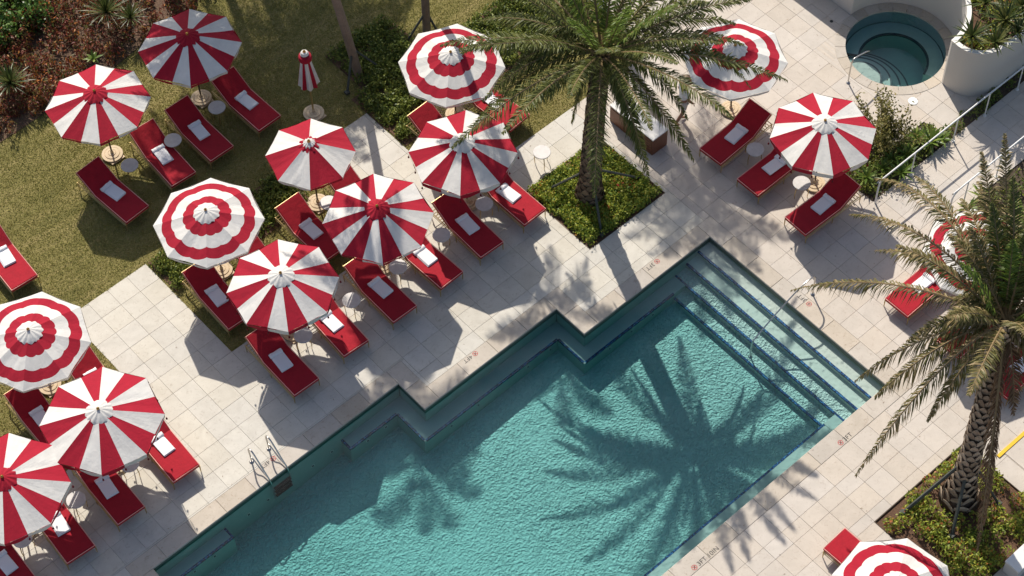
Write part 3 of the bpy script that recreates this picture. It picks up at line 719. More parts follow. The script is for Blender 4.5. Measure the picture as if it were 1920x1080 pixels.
U = {
 'U1': (14.41, 33.53, 'red capped striped parasol on the upper left lawn, nearest the croton bed', 's16', 'red', 1.38, 57, False, 'on the far left lawn'),
 'U2': (17.35, 33.46, 'partly shaded red capped striped parasol on the lawn with a shadow patch over its top', 's16', 'red', 1.38, 54, False, 'shaded beside the croton bed'),
 'U3': (14.27, 28.50, 'red and white ringed parasol above the shrub patch on the left lawn', 'ring', 'white', 1.40, 51, False, 'with rings on the left lawn'),
 'U4': (17.45, 28.50, 'smaller parasol with eight broad red and white panels', 's8', 'small', 1.16, 51, False, 'with eight broad panels'),
 'U5': (22.10, 28.30, 'red and white ringed parasol crossed by the shadow of a slim palm trunk', 'ring', 'white', 1.42, 43, False, 'with rings and trunk shadow'),
 'U6': (20.37, 25.85, 'white capped striped parasol left of the centre palm with frond tips over it', 's16', 'white', 1.40, 46, True, 'beside the centre palm'),
 'U7': (17.43, 25.79, 'red capped striped parasol in the front row with a trunk shadow across its cap', 's16', 'red', 1.40, 55, False, 'with red cap beside eight panels'),
 'U8': (14.44, 25.77, 'white capped striped parasol in the front row just below the left ringed one', 's16', 'white', 1.39, 57, True, 'with white cap, front row middle'),
 'U9': (8.98, 28.62, 'red and white ringed parasol at the left edge above the pool ladder row', 'ring', 'white', 1.42, 46, False, 'with rings at left edge'),
 'U10': (8.92, 25.66, 'white capped striped parasol in the lower left with tassels on its hem', 's16', 'white', 1.47, 54, True, 'with white cap, lower left'),
 'U11': (6.19, 25.66, 'red capped striped parasol cut off by the left edge at lower left', 's16', 'red', 1.47, 54, True, 'cut off at lower left'),
 'U12': (27.68, 23.36, 'red and white ringed parasol near the round spa partly under palm fronds', 'ring', 'white', 1.40, 40, False, 'with rings near the spa'),
 'U13': (27.50, 20.08, 'white capped striped parasol on the paving between the spa and the handrail', 's16', 'white', 1.38, 54, True, 'beside the handrail'),
 'U14': (27.55, 14.95, 'red and white ringed parasol seen through the drooping fronds at the right', 'ring', 'white', 1.40, 46, False, 'behind the right fronds'),
 'U15': (19.25, 10.15, 'red and white ringed parasol at the bottom edge beside the lower right planter', 'ring', 'white', 1.40, 30, False, 'at the bottom edge'),
}
for i, (k, u) in enumerate(U.items()):
    parasol(k, u[0], u[1], u[2], u[3], u[4], u[5], u[6], scal=u[7], tassel=(k in ('U6', 'U8', 'U10', 'U11', 'U13')), seed=i+2, val=.14 if u[7] else .10)
# the closed parasol
t = thing('closed_parasol', 'furled red and white parasol standing shut in the shade of the lawn', 'parasol', (19.28, 30.95, 0))
vs = []; fs = []; fm = []; NT = 48
for i, (z, r) in enumerate([(2.50, .04), (2.40, .10), (2.2, .13), (1.9, .17), (1.6, .215), (1.36, .25), (1.30, .26)]):
    for k in range(NT):
        a = 2*PI*k/NT; rad = r*(1+.16*math.sin(a*8)*min(1, i/3)); vs.append((rad*math.cos(a), rad*math.sin(a), z+(.03*math.sin(a*8+1) if i == 6 else 0)))
for i in range(6):
    for k in range(NT): k2 = (k+1) % NT; fs.append((i*NT+k, (i+1)*NT+k, (i+1)*NT+k2, i*NT+k2)); fm.append(0 if ((k+1) // 3) % 3 == 0 else 1)
ob('furled_canopy', mesh_from('furled_canopy', vs, fs, [M['fred'], M['fwhite']], fm), t)
MB().lathe([(.10, .0), (.165, -.03), (.185, -.13), (.17, -.2)], 24, (0, 0, 2.46)).build('collar', M['fred'], t)
MB().lathe([(.03, .02), (.09, .0), (.12, -.07)], 16, (0, 0, 2.56)).build('vent_cap', M['fwhite'], t)
MB().lathe([(.0, .07), (.035, .05), (.045, .02), (.0, 0)][::-1], 12, (0, 0, 2.56)).build('finial', M['gold'], t)
MB().lathe([(.024, .1), (.024, 2.5)], 10).build('pole', M['brass'], t)
b = MB().lathe([(.285, .03), (.29, .05), (.285, .068), (.215, .072), (.21, .066), (.20, .066), (.195, .086), (.115, .092), (.11, .084), (.095, .10), (.045, .105), (.035, .20), (.0, .205)], 36).build('base', M['stonebase'], t)
MB().bbox(-.21, -.30, 0, .21, .21, .032, .006).build('base_tray', M['stonebase'], b)

# ------------------------------------------------------------------ loungers (local: foot end at y=0, head towards +y)
LW = .375; SL = 1.28; BL = .80; BA = R(31); ZC = .32
def lounger_proto():
    t = thing('sun_lounger', 'x', 'sun lounger', group='red cushioned sun loungers')
    fr = MB()
    for s in (-1, 1): fr.tube([(s*(LW+.01), .03, ZC-.03), (s*(LW+.01), 2.02, ZC-.03)], .014, 6).tube([(s*(LW+.02), .05, ZC-.10), (s*(LW+.02), 2.0, ZC-.10)], .010, 5)
    for y in (.03, .7, 1.3, 2.02): fr.tube([(-LW-.01, y, ZC-.03), (LW+.01, y, ZC-.03)], .012, 6)
    fr.tube([(-LW-.01, .05, ZC-.09), (LW+.01, .05, ZC-.09)], .009, 5)
    f = fr.build('frame', M['brass'], t)
    for k in range(7):
        y = 1.40+k*.088; MB().tube([(-LW-.01, y, ZC-.03), (LW+.01, y, ZC-.03)], .010, 5).build('slat', M['brass'], f)
    lm = MB().tube([(0, 0, ZC-.03), (0, 0, .12), (0, 0, 0)], [.018, .016, .010], 6).tube([(0, 0, ZC-.03), (.0, .07, ZC-.09)], .008, 5).mesh('leg', M['brass'])
    for x in (-LW-.01, LW+.01):
        for y in (.03, 1.0, 2.02): ob('leg', lm, t, (x, y, 0))
    def cush(y0, y1, th):
        m_ = MB(); b = .03; x = LW; prof = [(0, .0), (.0, th-b), (b*.4, th-b*.35), (b, th)]
        vs = []; n = len(prof)
        for d, z in prof: vs += [(-x+d, y0+d, z), (x-d, y0+d, z), (x-d, y1-d, z), (-x+d, y1-d, z)]
        fs = [(3, 2, 1, 0)]
        for i in range(n-1):
            for k in range(4): fs.append((4*i+k, 4*i+(k+1) % 4, 4*i+4+(k+1) % 4, 4*i+4+k))
        fs.append(tuple(4*(n-1)+k for k in range(4))); m_.add(vs, fs)
        pp = MB(); z = th-.012; e = .004
        pp.tube([(-x-e, y0-e, z), (x+e, y0-e, z), (x+e, y1+e, z), (-x-e, y1+e, z), (-x-e, y0-e, z)], .0115, 5, False)
        return m_, pp
    m_, pp = cush(0, SL, .10); c = m_.build('seat_cushion', M['cushion'], t, loc=(0, 0, ZC-.01)); pp.build('piping', M['piping'], c)
    m_, pp = cush(0, BL, .10); c = m_.build('back_cushion', M['cushion'], t, loc=(0, SL+.004, ZC-.01)); c.rotation_euler = (BA, 0, 0); pp.build('piping', M['piping'], c)
    bf = MB().tube([(-LW, 0, -.012), (-LW, BL+.02, -.012), (LW, BL+.02, -.012), (LW, 0, -.012)], .011, 6)
    for k in range(5): bf.tube([(-LW, .1+k*.15, -.014), (LW, .1+k*.15, -.014)], .008, 5)
    b = bf.build('back_frame', M['brass'], t, loc=(0, SL+.004, ZC-.02)); b.rotation_euler = (BA, 0, 0)
    MB().tube([(-LW+.05, 0, 0), (-LW+.05, .0, .26)], .009, 5).tube([(LW-.05, 0, 0), (LW-.05, 0, .26)], .009, 5).build('back_support', M['brass'], t, loc=(0, SL+.55, ZC-.03))
    return t
LP = lounger_proto()
def towel_mesh(seed):
    rs = random.Random(seed); w_, l = .165, .60; m_ = MB(); th = .045
    a = rs.uniform(-.012, .012)
    # folded sheet, three soft layers with a rolled end
    for k in range(3):
        z = k*.015; d = k*.004; m_.bbox(-w_+d+a*k, -l/2+d, z, w_-d*.5+a*k, l/2-.10, z+.016, .006)
    vs = []; n = 14; L = 5
    for i in range(L+1):
        x = -w_-.012+(2*w_+.024)*i/L; rr = .052+.004*math.sin(i*2.1+seed)
        for k in range(n): an = 2*PI*k/n; vs.append((x, l/2-.055+rr*1.25*math.cos(an), .048+rr*.85*math.sin(an)))
    fs = [(i*n+k, (i+1)*n+k, (i+1)*n+(k+1) % n, i*n+(k+1) % n) for i in range(L) for k in range(n)]+[tuple(range(n)), tuple(L*n+k for k in range(n))[::-1]]
    m_.add(vs, fs); return m_.mesh('towel', M['towel'])
TW = [towel_mesh(s) for s in range(4)]
first = [True]
def place_lounger(x, y, deg, lab, towel=None, tlab=None, head=0.0):
    o = LP if first[0] else copy_tree(LP); first[0] = False
    o.location = (x, y, 0); o.rotation_euler = (0, 0, R(deg)); o['label'] = lab
    if towel is not None:
        ty, jr = towel; m = Matrix.Translation((x, y, 0)) @ Matrix.Rotation(R(deg), 4, 'Z'); p = m @ Vector((random.uniform(-.03, .03), ty, ZC+.094))
        q = ob('towel', random.choice(TW), None, p, R(deg+jr)); tag(q, tlab, 'towel', 'folded white towels on the loungers')
    return o
pairs = [ # x, y(foot), rot, umbrella key, side
 (13.61, 31.22, 4.1, 'U1', 'left'), (15.19, 31.32, -3.1, 'U1', 'right'), (16.46, 31.32, 0, 'U2', 'left'), (18.04, 31.27, 1.5, 'U2', 'right'),
 (13.55, 26.72, -2, 'U3', 'left'), (15.05, 26.75, 1, 'U3', 'right'), (16.62, 26.72, 0, 'U4', 'left'), (18.22, 26.75, 0, 'U4', 'right'),
 (21.20, 26.75, 2, 'U5', 'left'), (22.99, 26.71, 4.5, 'U5', 'right'), (8.15, 26.75, -2, 'U9', 'left'), (9.78, 26.75, -2, 'U9', 'right'),
 (13.56, 24.08, -1.3, 'U8', 'left'), (15.18, 24.13, -3.3, 'U8', 'right'), (16.74, 24.09, -.8, 'U7', 'left'), (18.29, 24.07, 1.7, 'U7', 'right'),
 (19.67, 24.09, -1.7, 'U6', 'left'), (21.18, 24.11, .7, 'U6', 'right'), (8.25, 24.10, -2.1, 'U10', 'left'), (9.90, 24.13, -2.8, 'U10', 'right'),
 (5.25, 24.05, -3, 'U11', 'left'), (6.77, 24.06, -3.8, 'U11', 'right')]
for x, y, dg, k, side in pairs:
    ph = U[k][8]
    place_lounger(x, y-.03, dg, f'red lounger on the {side} under the parasol {ph}', (1.00, random.uniform(-5, 5)), f'white towel on the {side} lounger under the parasol {ph}')
place_lounger(10.19, 31.38, -3.6, 'sunlit red lounger alone on the lawn, cut off by the left picture edge', (1.0, -5), 'sunlit folded white towel on the lounger cut off by the left edge')
right = [(25.95, 22.41, -87.4, 'long red lounger below the ringed parasol nearest the spa', 'folded white towel on the long lounger below the ringed parasol nearest the spa'),
 (25.94, 21.02, -89.5, 'red lounger half hidden to the left of the striped parasol by the handrail', 'folded white towel half hidden beside the striped parasol by the handrail'),
 (25.95, 19.31, -91.5, 'red lounger at the lower side of the striped parasol by the handrail', 'folded white towel on the lounger below the striped parasol by the handrail'),
 (25.98, 15.84, -89.5, 'sunlit red lounger at the right with frond tips over its foot end', 'sunlit folded towel on the lounger near the pool handrail'),
 (26.0, 14.15, -90, 'red lounger mostly hidden under the drooping palm fronds', 'folded towel glimpsed through the drooping palm fronds'),
 (25.98, 12.60, -90, 'red lounger behind the upper trunk of the right palm', 'folded towel behind the upper trunk of the right palm')]
for x, y, dg, lab, tl in right: place_lounger(x-.03, y, dg, lab, (1.0, random.uniform(-6, 6)), tl)
place_lounger(20.06, 12.44, 180+1.7, 'red lounger at the bottom edge beside the lower right planter', (1.0, 4), 'folded towel on the lounger hidden under the bottom ringed parasol')

# ------------------------------------------------------------------ side tables
def table_proto():
    t = thing('side_table', 'x', 'side table', group='round side tables')
    MB().lathe([(.225, .50), (.235, .506), (.235, .522), (.228, .528)], 32).build('table_top', M['marble'], t)
    MB().lathe([(.19, .47), (.19, .50)], 20).build('apron', M['brass'], t)
    lm = MB().tube([(.17, 0, .49), (.21, 0, .2), (.195, 0, 0)], [.014, .012, .009], 6).mesh('leg', M['brass'])
    for k in range(3): o = ob('leg', lm, t, rz=2*PI*k/3+.5)
    return t
TP = table_proto(); tb = [(17.27, 32.55, 'U2'), (14.37, 32.55, 'U1'), (14.4, 25.22, 'U8'), (15.96, 25.22, None), (17.49, 25.21, 'U7'), (18.96, 25.22, None), (20.43, 25.22, 'U6'), (17.47, 28.0, 'U4'),
   (22.0, 27.7, 'U5'), (7.5, 25.23, None), (5.96, 25.23, 'U11'), (9.02, 25.17, 'U10'), (26.88, 21.7, 'S'), (26.97, 20.1, 'U13'), (15.72, 32.45, 'L'), (22.68, 25.46, 'lit'), (8.98, 27.7, 'U9')]
TL = {2: None}
for i, (x, y, k) in enumerate(tb):
    o = TP if i == 0 else copy_tree(TP); o.location = (x, y, 0); o.rotation_euler = (0, 0, random.uniform(0, 6))
    if k in U: lab = f'round table between loungers under the parasol {U[k][8]}'
    elif k == 'S': lab = 'round marble side table between the two upper loungers right of the centre palm'
    elif k == 'L': lab = 'round side table on the lawn between the two parasols of the back row'
    elif k == 'lit': lab = 'sunlit round table on thin legs alone at the centre palm planter corner'
    elif x < 8: lab = 'round side table half in sun between the two lower left parasols'
    elif x < 16.5: lab = 'round side table between the white capped and red capped front row parasols'
    else: lab = 'round side table between the red capped front row parasol and the one by the palm'
    o['label'] = lab
    if k in ('U7', 'U8', 'U10', 'U11', 'U6'): pass

# ------------------------------------------------------------------ bar cabinet
cx0, cx1, cy0, cy1, ch = 25.03, 25.58, 23.68, 25.32, .66
t = thing('low_cabinet', 'low teak cabinet with a white top on the walk right of the centre palm', 'cabinet', (0, 0, 0))
MB().box(cx0, cy0, 0, cx1, cy1, ch-.035).build('body', M['woodbrown'], t)
MB().bbox(cx0-.012, cy0-.012, ch-.035, cx1+.012, cy1+.012, ch, .004).build('top', M['rimwhite'], t)
for k in range(3):
    a = cy0+.04+k*.53
    MB().bbox(-.006, 0, 0, .006, .49, .50, .002).build('door', M['woodbrown'], t, loc=(cx0-.007, a, .06))
for k in range(4):
    MB().box(-.018, 0, 0, .0, .44, .006).build('slot', M['darkmetal'], t, loc=(cx0-.0005, cy0+.07, .16+k*.11))

# ------------------------------------------------------------------ pool ladder, handrails
t = thing('pool_ladder', 'stainless steel pool ladder with two rails and dark treads at the left pool edge', 'pool ladder')
for x in (11.36, 11.89):
    MB().tube(smooth_path([(x, 23.5, 0), (x, 23.5, .30), (x, 23.52, .56), (x, 23.44, .66), (x, 23.3, .62), (x, 22.95, .22), (x, 22.78, .02), (x, 22.72, -.2), (x, 22.70, -.75)], 5), .021, 8).build('rail', M['steel'], t, True)
    MB().tube(smooth_path([(x, 23.5, .26), (x, 23.38, .27), (x, 23.1, .12), (x, 22.86, .08)], 4), .017, 8).build('inner_rail', M['steel'], t, True)
    MB().lathe([(.055, 0), (.055, .02), (.03, .035)], 16, (x, 23.5, 0)).build('flange', M['steel'], t)
for k in range(3): MB().bbox(11.38, 22.64, -.32-.17*k, 11.87, 22.72, -.29-.17*k, .006).build('tread', M['darkmetal'], t)
t = thing('pool_handrail', 'single curved steel handrail going down the underwater pool steps', 'handrail')
pth = smooth_path([(24.92, 17.70, 0), (24.92, 17.70, .5), (24.90, 17.70, .76), (24.70, 17.70, .88), (24.3, 17.71, .80), (23.6, 17.74, .42), (22.95, 17.76, -.02), (22.83, 17.77, -.22), (22.82, 17.77, -.8)], 6)
MB().tube(pth, .021, 8).build('rail', M['steel'], t, True)
for x, y, z in ((24.92, 17.7, .004), (22.82, 17.77, -.8)): MB().lathe([(.055, 0), (.055, .02), (.03, .035)], 16, (x, y, z)).build('flange', M['steel'], t)
t = thing('spa_handrail', 'bent steel handrail at the edge of the round spa', 'handrail')
a = P(1590, 155, 0); b_ = P(1598, 116, .85); c_ = P(1619, 101, .85)
MB().tube(smooth_path([a, a+Vector((0, 0, .5)), a+Vector((.02, 0, .82)), a+Vector((.12, 0, .92)), a+Vector((.55, -.02, .86)), a+Vector((.70, -.03, .78))], 5), .021, 8).build('rail', M['steel'], t, True)
MB().lathe([(.055, 0), (.055, .02), (.03, .035)], 16, a).build('flange', M['steel'], t)
def longrail(y, x0, x1, posts, label):
    t = thing('metal_handrail', label, 'handrail')
    MB().tube(smooth_path([(x0, y, 0), (x0, y, .5), (x0+.03, y, .82), (x0+.22, y, .93), (x0+.6, y, .95), (x1, y, .95)], 4), .024, 8).build('top_rail', M['whitemetal'], t, True)
    for p in posts:
        MB().tube([(p, y, 0), (p, y, .94)], .019, 7).build('post', M['whitemetal'], t)
        MB().lathe([(.05, 0), (.05, .02)], 12, (p, y, 0)).build('post_foot', M['whitemetal'], t)
longrail(18.58, 28.22, 37, (29.6, 31.27, 32.55, 33.89, 35.2), 'white handrail along the planting strip from the striped parasol to the planter')
longrail(17.02, 29.3, 37, (29.9, 31.2, 32.5, 33.8, 35.1), 'second white handrail across the walk, partly behind upright palm fronds')

# white wall and yellow nosed step at the lower right
t = thing('low_wall', 'low pale wall with a white cap at the bottom right corner of the planter', 'wall')
MB().box(23.3, 8.9, -.05, 30, 9.38, .42).build('wall_body', M['stucco'], t)
MB().bbox(22.5, 8.95, .42, 30, 9.36, .48, .006).build('wall_cap', M['rimwhite'], t)
MB().box(22.5, 8.97, -.05, 23.299, 9.34, .42).build('wall_body', M['stucco'], t)
t = thing('entry_steps', 'paved step with a yellow painted nosing at the right edge', 'step')
MB().bbox(24.95, 10.6, -.01, 30, 11.36, .012, .004).build('tread', M['trav'], t)
MB().box(24.75, 11.365, -.01, 30, 11.45, .03).build('yellow_nosing', M['yellow'], t)
t = thing('grey_bollard', 'pale rounded wall end at the right edge beside the planter', 'wall end')
MB().lathe([(.33, -.03), (.33, .5), (.3, .54)], 24, (24.98, 10.15, 0)).build('drum', M['stucco'], t)

# ------------------------------------------------------------------ depth markings
def txt(body, loc, rz, size=.125, mat='blacktext'):
    c = bpy.data.curves.new('lettering', 'FONT'); c.body = body; c.size = size; c.extrude = .0006; c.materials.append(M[mat]); c.space_character = 1.05
    tmp = bpy.data.objects.new('tmp', c); COL.objects.link(tmp); bpy.context.view_layer.update()
    me = bpy.data.meshes.new_from_object(tmp.evaluated_get(bpy.context.evaluated_depsgraph_get())); bpy.data.objects.remove(tmp)
    me.name = 'lettering'; return ob('lettering', me, None, loc, rz)
def marking(px, py, body, rz, label):
    p = P(px, py, .006); t = thing('depth_marking', label, 'pool marking', p, rz, 'depth markings on the pool coping')
    m_ = MB(); n = 24; vs = []; r0, r1 = .058, .070
    for k in range(n): a = 2*PI*k/n; vs += [(r0*math.cos(a), r0*math.sin(a), .0015), (r1*math.cos(a), r1*math.sin(a), .0015)]
    m_.add(vs, [(2*k, 2*k+1, (2*k+3) % (2*n), (2*k+2) % (2*n)) for k in range(n)])
    for a in (PI/4, -PI/4):
        c, s = math.cos(a), math.sin(a); w_ = .006; m_.add([(-.06*c+w_*s, -.06*s-w_*c, .0022+.0004*(a > 0)), (.06*c+w_*s, .06*s-w_*c, .0022+.0004*(a > 0)), (.06*c-w_*s, .06*s+w_*c, .0022+.0004*(a > 0)), (-.06*c-w_*s, -.06*s+w_*c, .0022+.0004*(a > 0))], [(0, 1, 2, 3)])
    m_.build('no_diving_symbol', M['redtext'], t)
    # swimmer silhouette in the ring
    MB().lathe([(.013, .003), (.0, .0035)], 10, (.012, .022, 0)).add([(-.03, -.02, .003), (.02, .008, .003), (.028, -.004, .003), (-.022, -.032, .003)], [(3, 2, 1, 0)]).build('swimmer_symbol', M['blacktext'], t)
    o = txt(body, (.11, -.055, .001), 0, .165); o.parent = t
marking(1232, 490, '3FT', PI, '3 FT depth marking on the coping above the pool steps corner')
marking(891, 663, '4FT', PI, '4 FT depth marking on the coping between the two pool notches')
marking(1517, 570, '3FT', PI/2, '3 FT depth marking beside the foot of the pool handrail')
marking(1576, 830, '3FT', 0, '3 FT depth marking on the near coping below the pool steps')
marking(1302, 1064, '3FT 10IN', 0, '3 FT 10 IN depth marking on the near coping at the bottom')
marking(512, 860, '4FT', PI, 'depth marking on the coping between the rails of the pool ladder')

# ------------------------------------------------------------------ palms
def frond_mesh(p0, p1, rise, seed, nl=48, ll=.42, droop=.5, w_=.034, curl=0.0, mat='frond_green', fold=.35):
    rs = np.random.default_rng(seed); p0 = np.array(p0, float); p1 = np.array(p1, float)
    hor = p1-p0; L = np.linalg.norm(hor); side0 = np.cross(hor/L, [0, 0, 1.]); 
    if np.linalg.norm(side0) < .05: side0 = np.array([1., 0, 0])
    side0 /= np.linalg.norm(side0)
    c1 = p0+hor*.35+np.array([0, 0, rise])+side0*curl; c2 = p0+hor*.75+np.array([0, 0, rise*.8])+side0*curl
    def B(t): return ((1-t)**3)*p0+3*((1-t)**2)*t*c1+3*(1-t)*t*t*c2+t**3*p1
    V = []; F = []; FM = []
    n = 14; prev = None
    for i in range(n+1):
        t = i/n; p = B(t); tg = B(min(1, t+.02))-B(max(0, t-.02)); tg /= np.linalg.norm(tg)
        s = np.cross(tg, [0, 0, 1.]); s = s/np.linalg.norm(s) if np.linalg.norm(s) > .08 else side0; u = np.cross(s, tg); r = .028*(1-t)+.006
        V += [p+s*r, p-s*r, p+u*r*.8]
    for i in range(n):
        for k in range(3): a = 3*i+k; b = 3*i+(k+1) % 3; F.append((a, b, b+3, a+3)); FM.append(1)
    for i in range(nl):
        t = .10+.90*(i+.5*rs.uniform())/nl; p = B(t); tg = B(min(1, t+.02))-B(max(0, t-.02)); tg /= np.linalg.norm(tg)
        s = np.cross(tg, [0, 0, 1.]); s = s/np.linalg.norm(s) if np.linalg.norm(s) > .08 else side0; u = np.cross(s, tg)
        prof = min(1, .35+t*2.2)*min(1, (1.06-t)*2.3)
        for sg in (-1, 1):
            for rep in range(1):
                l = ll*prof*rs.uniform(.75, 1.15)
                if l < .03: continue
                d = s*sg*rs.uniform(.55, 1)+tg*rs.uniform(.35, 1.05)+u*rs.uniform(-.2, 1)*fold; d /= np.linalg.norm(d)
                wv = np.cross(d, u+.01); wv /= max(1e-6, np.linalg.norm(wv)); ang = rs.uniform(-.9, .9); nn = np.cross(wv, d); wv = wv*math.cos(ang)+nn*math.sin(ang)
                m = p+d*l*.48-np.array([0, 0, droop*l*.15]); e = p+d*l*(.95-.12*droop)-np.array([0, 0, droop*l*rs.uniform(.4, 1.05)]); w2 = w_*rs.uniform(.7, 1.2)
                b = len(V); V += [p-wv*w2*.3, p+wv*w2*.3, m+wv*w2*.5, m-wv*w2*.5, e]; F += [(b, b+1, b+2, b+3), (b+3, b+2, b+4)]; FM += [0, 0]
    return mesh_from('frond', V, F, [M[mat], M['rachis']], FM)
def palm(base, hub, r0, r1, label, name='date_palm', boots=True, specific=(), nf=40, flen=(2.8, 3.6), mat='frond_green', seed=1, cat='palm tree', bulge=0, group=None, el=(-15, 75), bootmat='boot', azr=None, nl=48, ll=.42, extra=()):
    rs = random.Random(seed); base = Vector(base); hub = Vector(hub); t = thing(name, label, cat, base, 0, group); ax = hub-base; H = ax.length
    def C(f):  # slightly curved trunk
        bend = Vector((ax.x, ax.y, 0))*(-.12)*math.sin(PI*f); return ax*f+bend
    n = 26; m_ = MB()
    rad = lambda f: (r0+(r1-r0)*min(1, f*1.15))+bulge*math.exp(-f*H/.45)
    m_.tube([C(i/n) for i in range(n+1)], [rad(i/n)*(1 if boots else 1+.03*((i % 2)*2-1)) for i in range(n+1)], 18)
    if boots: m_.build('trunk', M['trunk'], t, True)
    else:
        m2 = MB(); k = 90; m2.tube([C(i/k) for i in range(k+1)], [rad(i/k)*(1+(.035 if i % 2 else 0)) for i in range(k+1)], 16); m2.build('trunk', M['smoothtrunk'], t)
    if boots:
        bm = MB(); vs = [(-.085, 0, 0), (.085, 0, 0), (.075, .01, .075), (-.075, .01, .075), (-.095, .055, .03), (.095, .055, .03), (.06, .085, .115), (-.06, .085, .115), (0, .035, -.045), (0, .055, .15)]
        bm.add(vs, [(8, 1, 5), (8, 5, 4), (8, 4, 0), (4, 5, 6, 7), (1, 2, 6, 5), (0, 4, 7, 3), (7, 6, 9), (3, 7, 9), (2, 9, 6)]); bme = bm.mesh('leaf_base', M[bootmat])
        per = 9 if bootmat == 'bootdark' else 8; rows = int(min(H/(.16 if bootmat == 'bootdark' else .185), 290/per)); st = H/rows; q = 0
        for i in range(rows):
            f = (i+.5)/rows; c = C(f)
            for k in range(per):
                a = 2*PI*(k+.5*(i % 2))/per+.04*rs.uniform(-1, 1)+i*.03; r = rad(f)*.93
                o = ob('leaf_base', bme, t, c+Vector((r*math.cos(a), r*math.sin(a), rs.uniform(-.02, .02))), a-PI/2+rs.uniform(-.15, .15))
                s = (2*PI*rad(f)/per)/.165*rs.uniform(.95, 1.12); o.scale = (s*1.04, rs.uniform(.42, .62), st/.125*rs.uniform(1.0, 1.15)); q += 1
    h = ax
    i = 0
    for sp in specific:
        tip, rise, kw = sp; kw = dict(kw); kw.setdefault('mat', mat); i += 1
        ob('frond', frond_mesh(h+Vector((rs.uniform(-.1, .1), rs.uniform(-.1, .1), rs.uniform(-.1, .1))), Vector(tip)-base, rise, seed*100+i, **kw), t)
    for en, eaz, eel, efl in extra:
        for k in range(en):
            a = R(rs.uniform(*eaz)); e = R(rs.uniform(*eel)); L = rs.uniform(*efl); d = Vector((math.cos(a)*math.cos(e), math.sin(a)*math.cos(e), math.sin(e)))
            ob('frond', frond_mesh(h+d*.1, h+d*L-Vector((0, 0, .3*L*math.cos(e))), .6*math.cos(e)+.1, seed*1000+k, mat=rs.choice([mat, 'frond_green', mat, 'frond_dry' if e < 0 else 'frond_fresh']), nl=nl, ll=ll, droop=.9), t)
    for k in range(nf):
        a = k*2.39996+seed if azr is None else R(rs.uniform(*azr)); q = (k+.5)/nf; e = R(el[0]+(el[1]-el[0])*q**.8); L = rs.uniform(*flen)*(1-.15*q)
        d = Vector((math.cos(a)*math.cos(e), math.sin(a)*math.cos(e), math.sin(e))); tip = h+d*L-Vector((0, 0, .30*L*math.cos(e)))+Vector((math.cos(a), math.sin(a), -.5))*(.22*L*math.sin(e))
        ob('frond', frond_mesh(h+Vector((math.cos(a), math.sin(a), 0))*.12, tip, .55*math.cos(e)+.1, seed*100+50+k, mat='frond_fresh' if (mat != 'frond_dry' and q > .8) else mat, nl=nl, ll=ll), t)
    return t
HUB1 = Vector((23.05, 23.65, 5.75))
def tip(px, py, z): return P(px, py, z)
big = dict(nl=115, ll=.42, w_=.033)
s1 = [(tip(885, 240, 3.7), 1.1, dict(big, droop=.8)), (tip(905, 190, 4.6), 1.0, dict(big, droop=.8)), (tip(862, 100, 5.6), .8, big), (tip(900, 40, 6.0), .8, big), (tip(985, 210, 4.6), .5, big),
      (tip(1072, 232, 3.2), .9, dict(big, droop=1.0)), (tip(1216, 335, 2.9), 1.0, dict(big, droop=.9)), (tip(1200, 290, 3.4), 1.1, dict(big, droop=.9)), (tip(1300, 300, 3.0), .55, dict(big, droop=.8)), (tip(1290, 225, 4.2), 1.1, dict(big)),
      (tip(1408, 165, 4.4), 1.75, dict(big)), (tip(1400, 130, 5.0), 1.0, dict(big, curl=.2)), (tip(1380, 45, 5.8), .8, big), (tip(1395, 85, 5.5), .8, big), (tip(1330, 5, 6.3), .7, big), (tip(1010, 60, 6.2), .7, big), (tip(960, 130, 5.3), .8, big), (tip(1175, 215, 4.3), .8, big), (tip(1110, 190, 4.0), .5, big)]
palm((22.85, 23.8, 0), HUB1, .255, .215, 'large date palm in the central flower planter, its crown over the upper middle', boots=True, specific=s1, nf=34, flen=(3.7, 4.5), mat='frond_green', seed=3, bootmat='bootdark', el=(8, 84), bulge=.12, nl=110, ll=.42)
HUB2 = Vector((24.15, 12.0, 5.9))
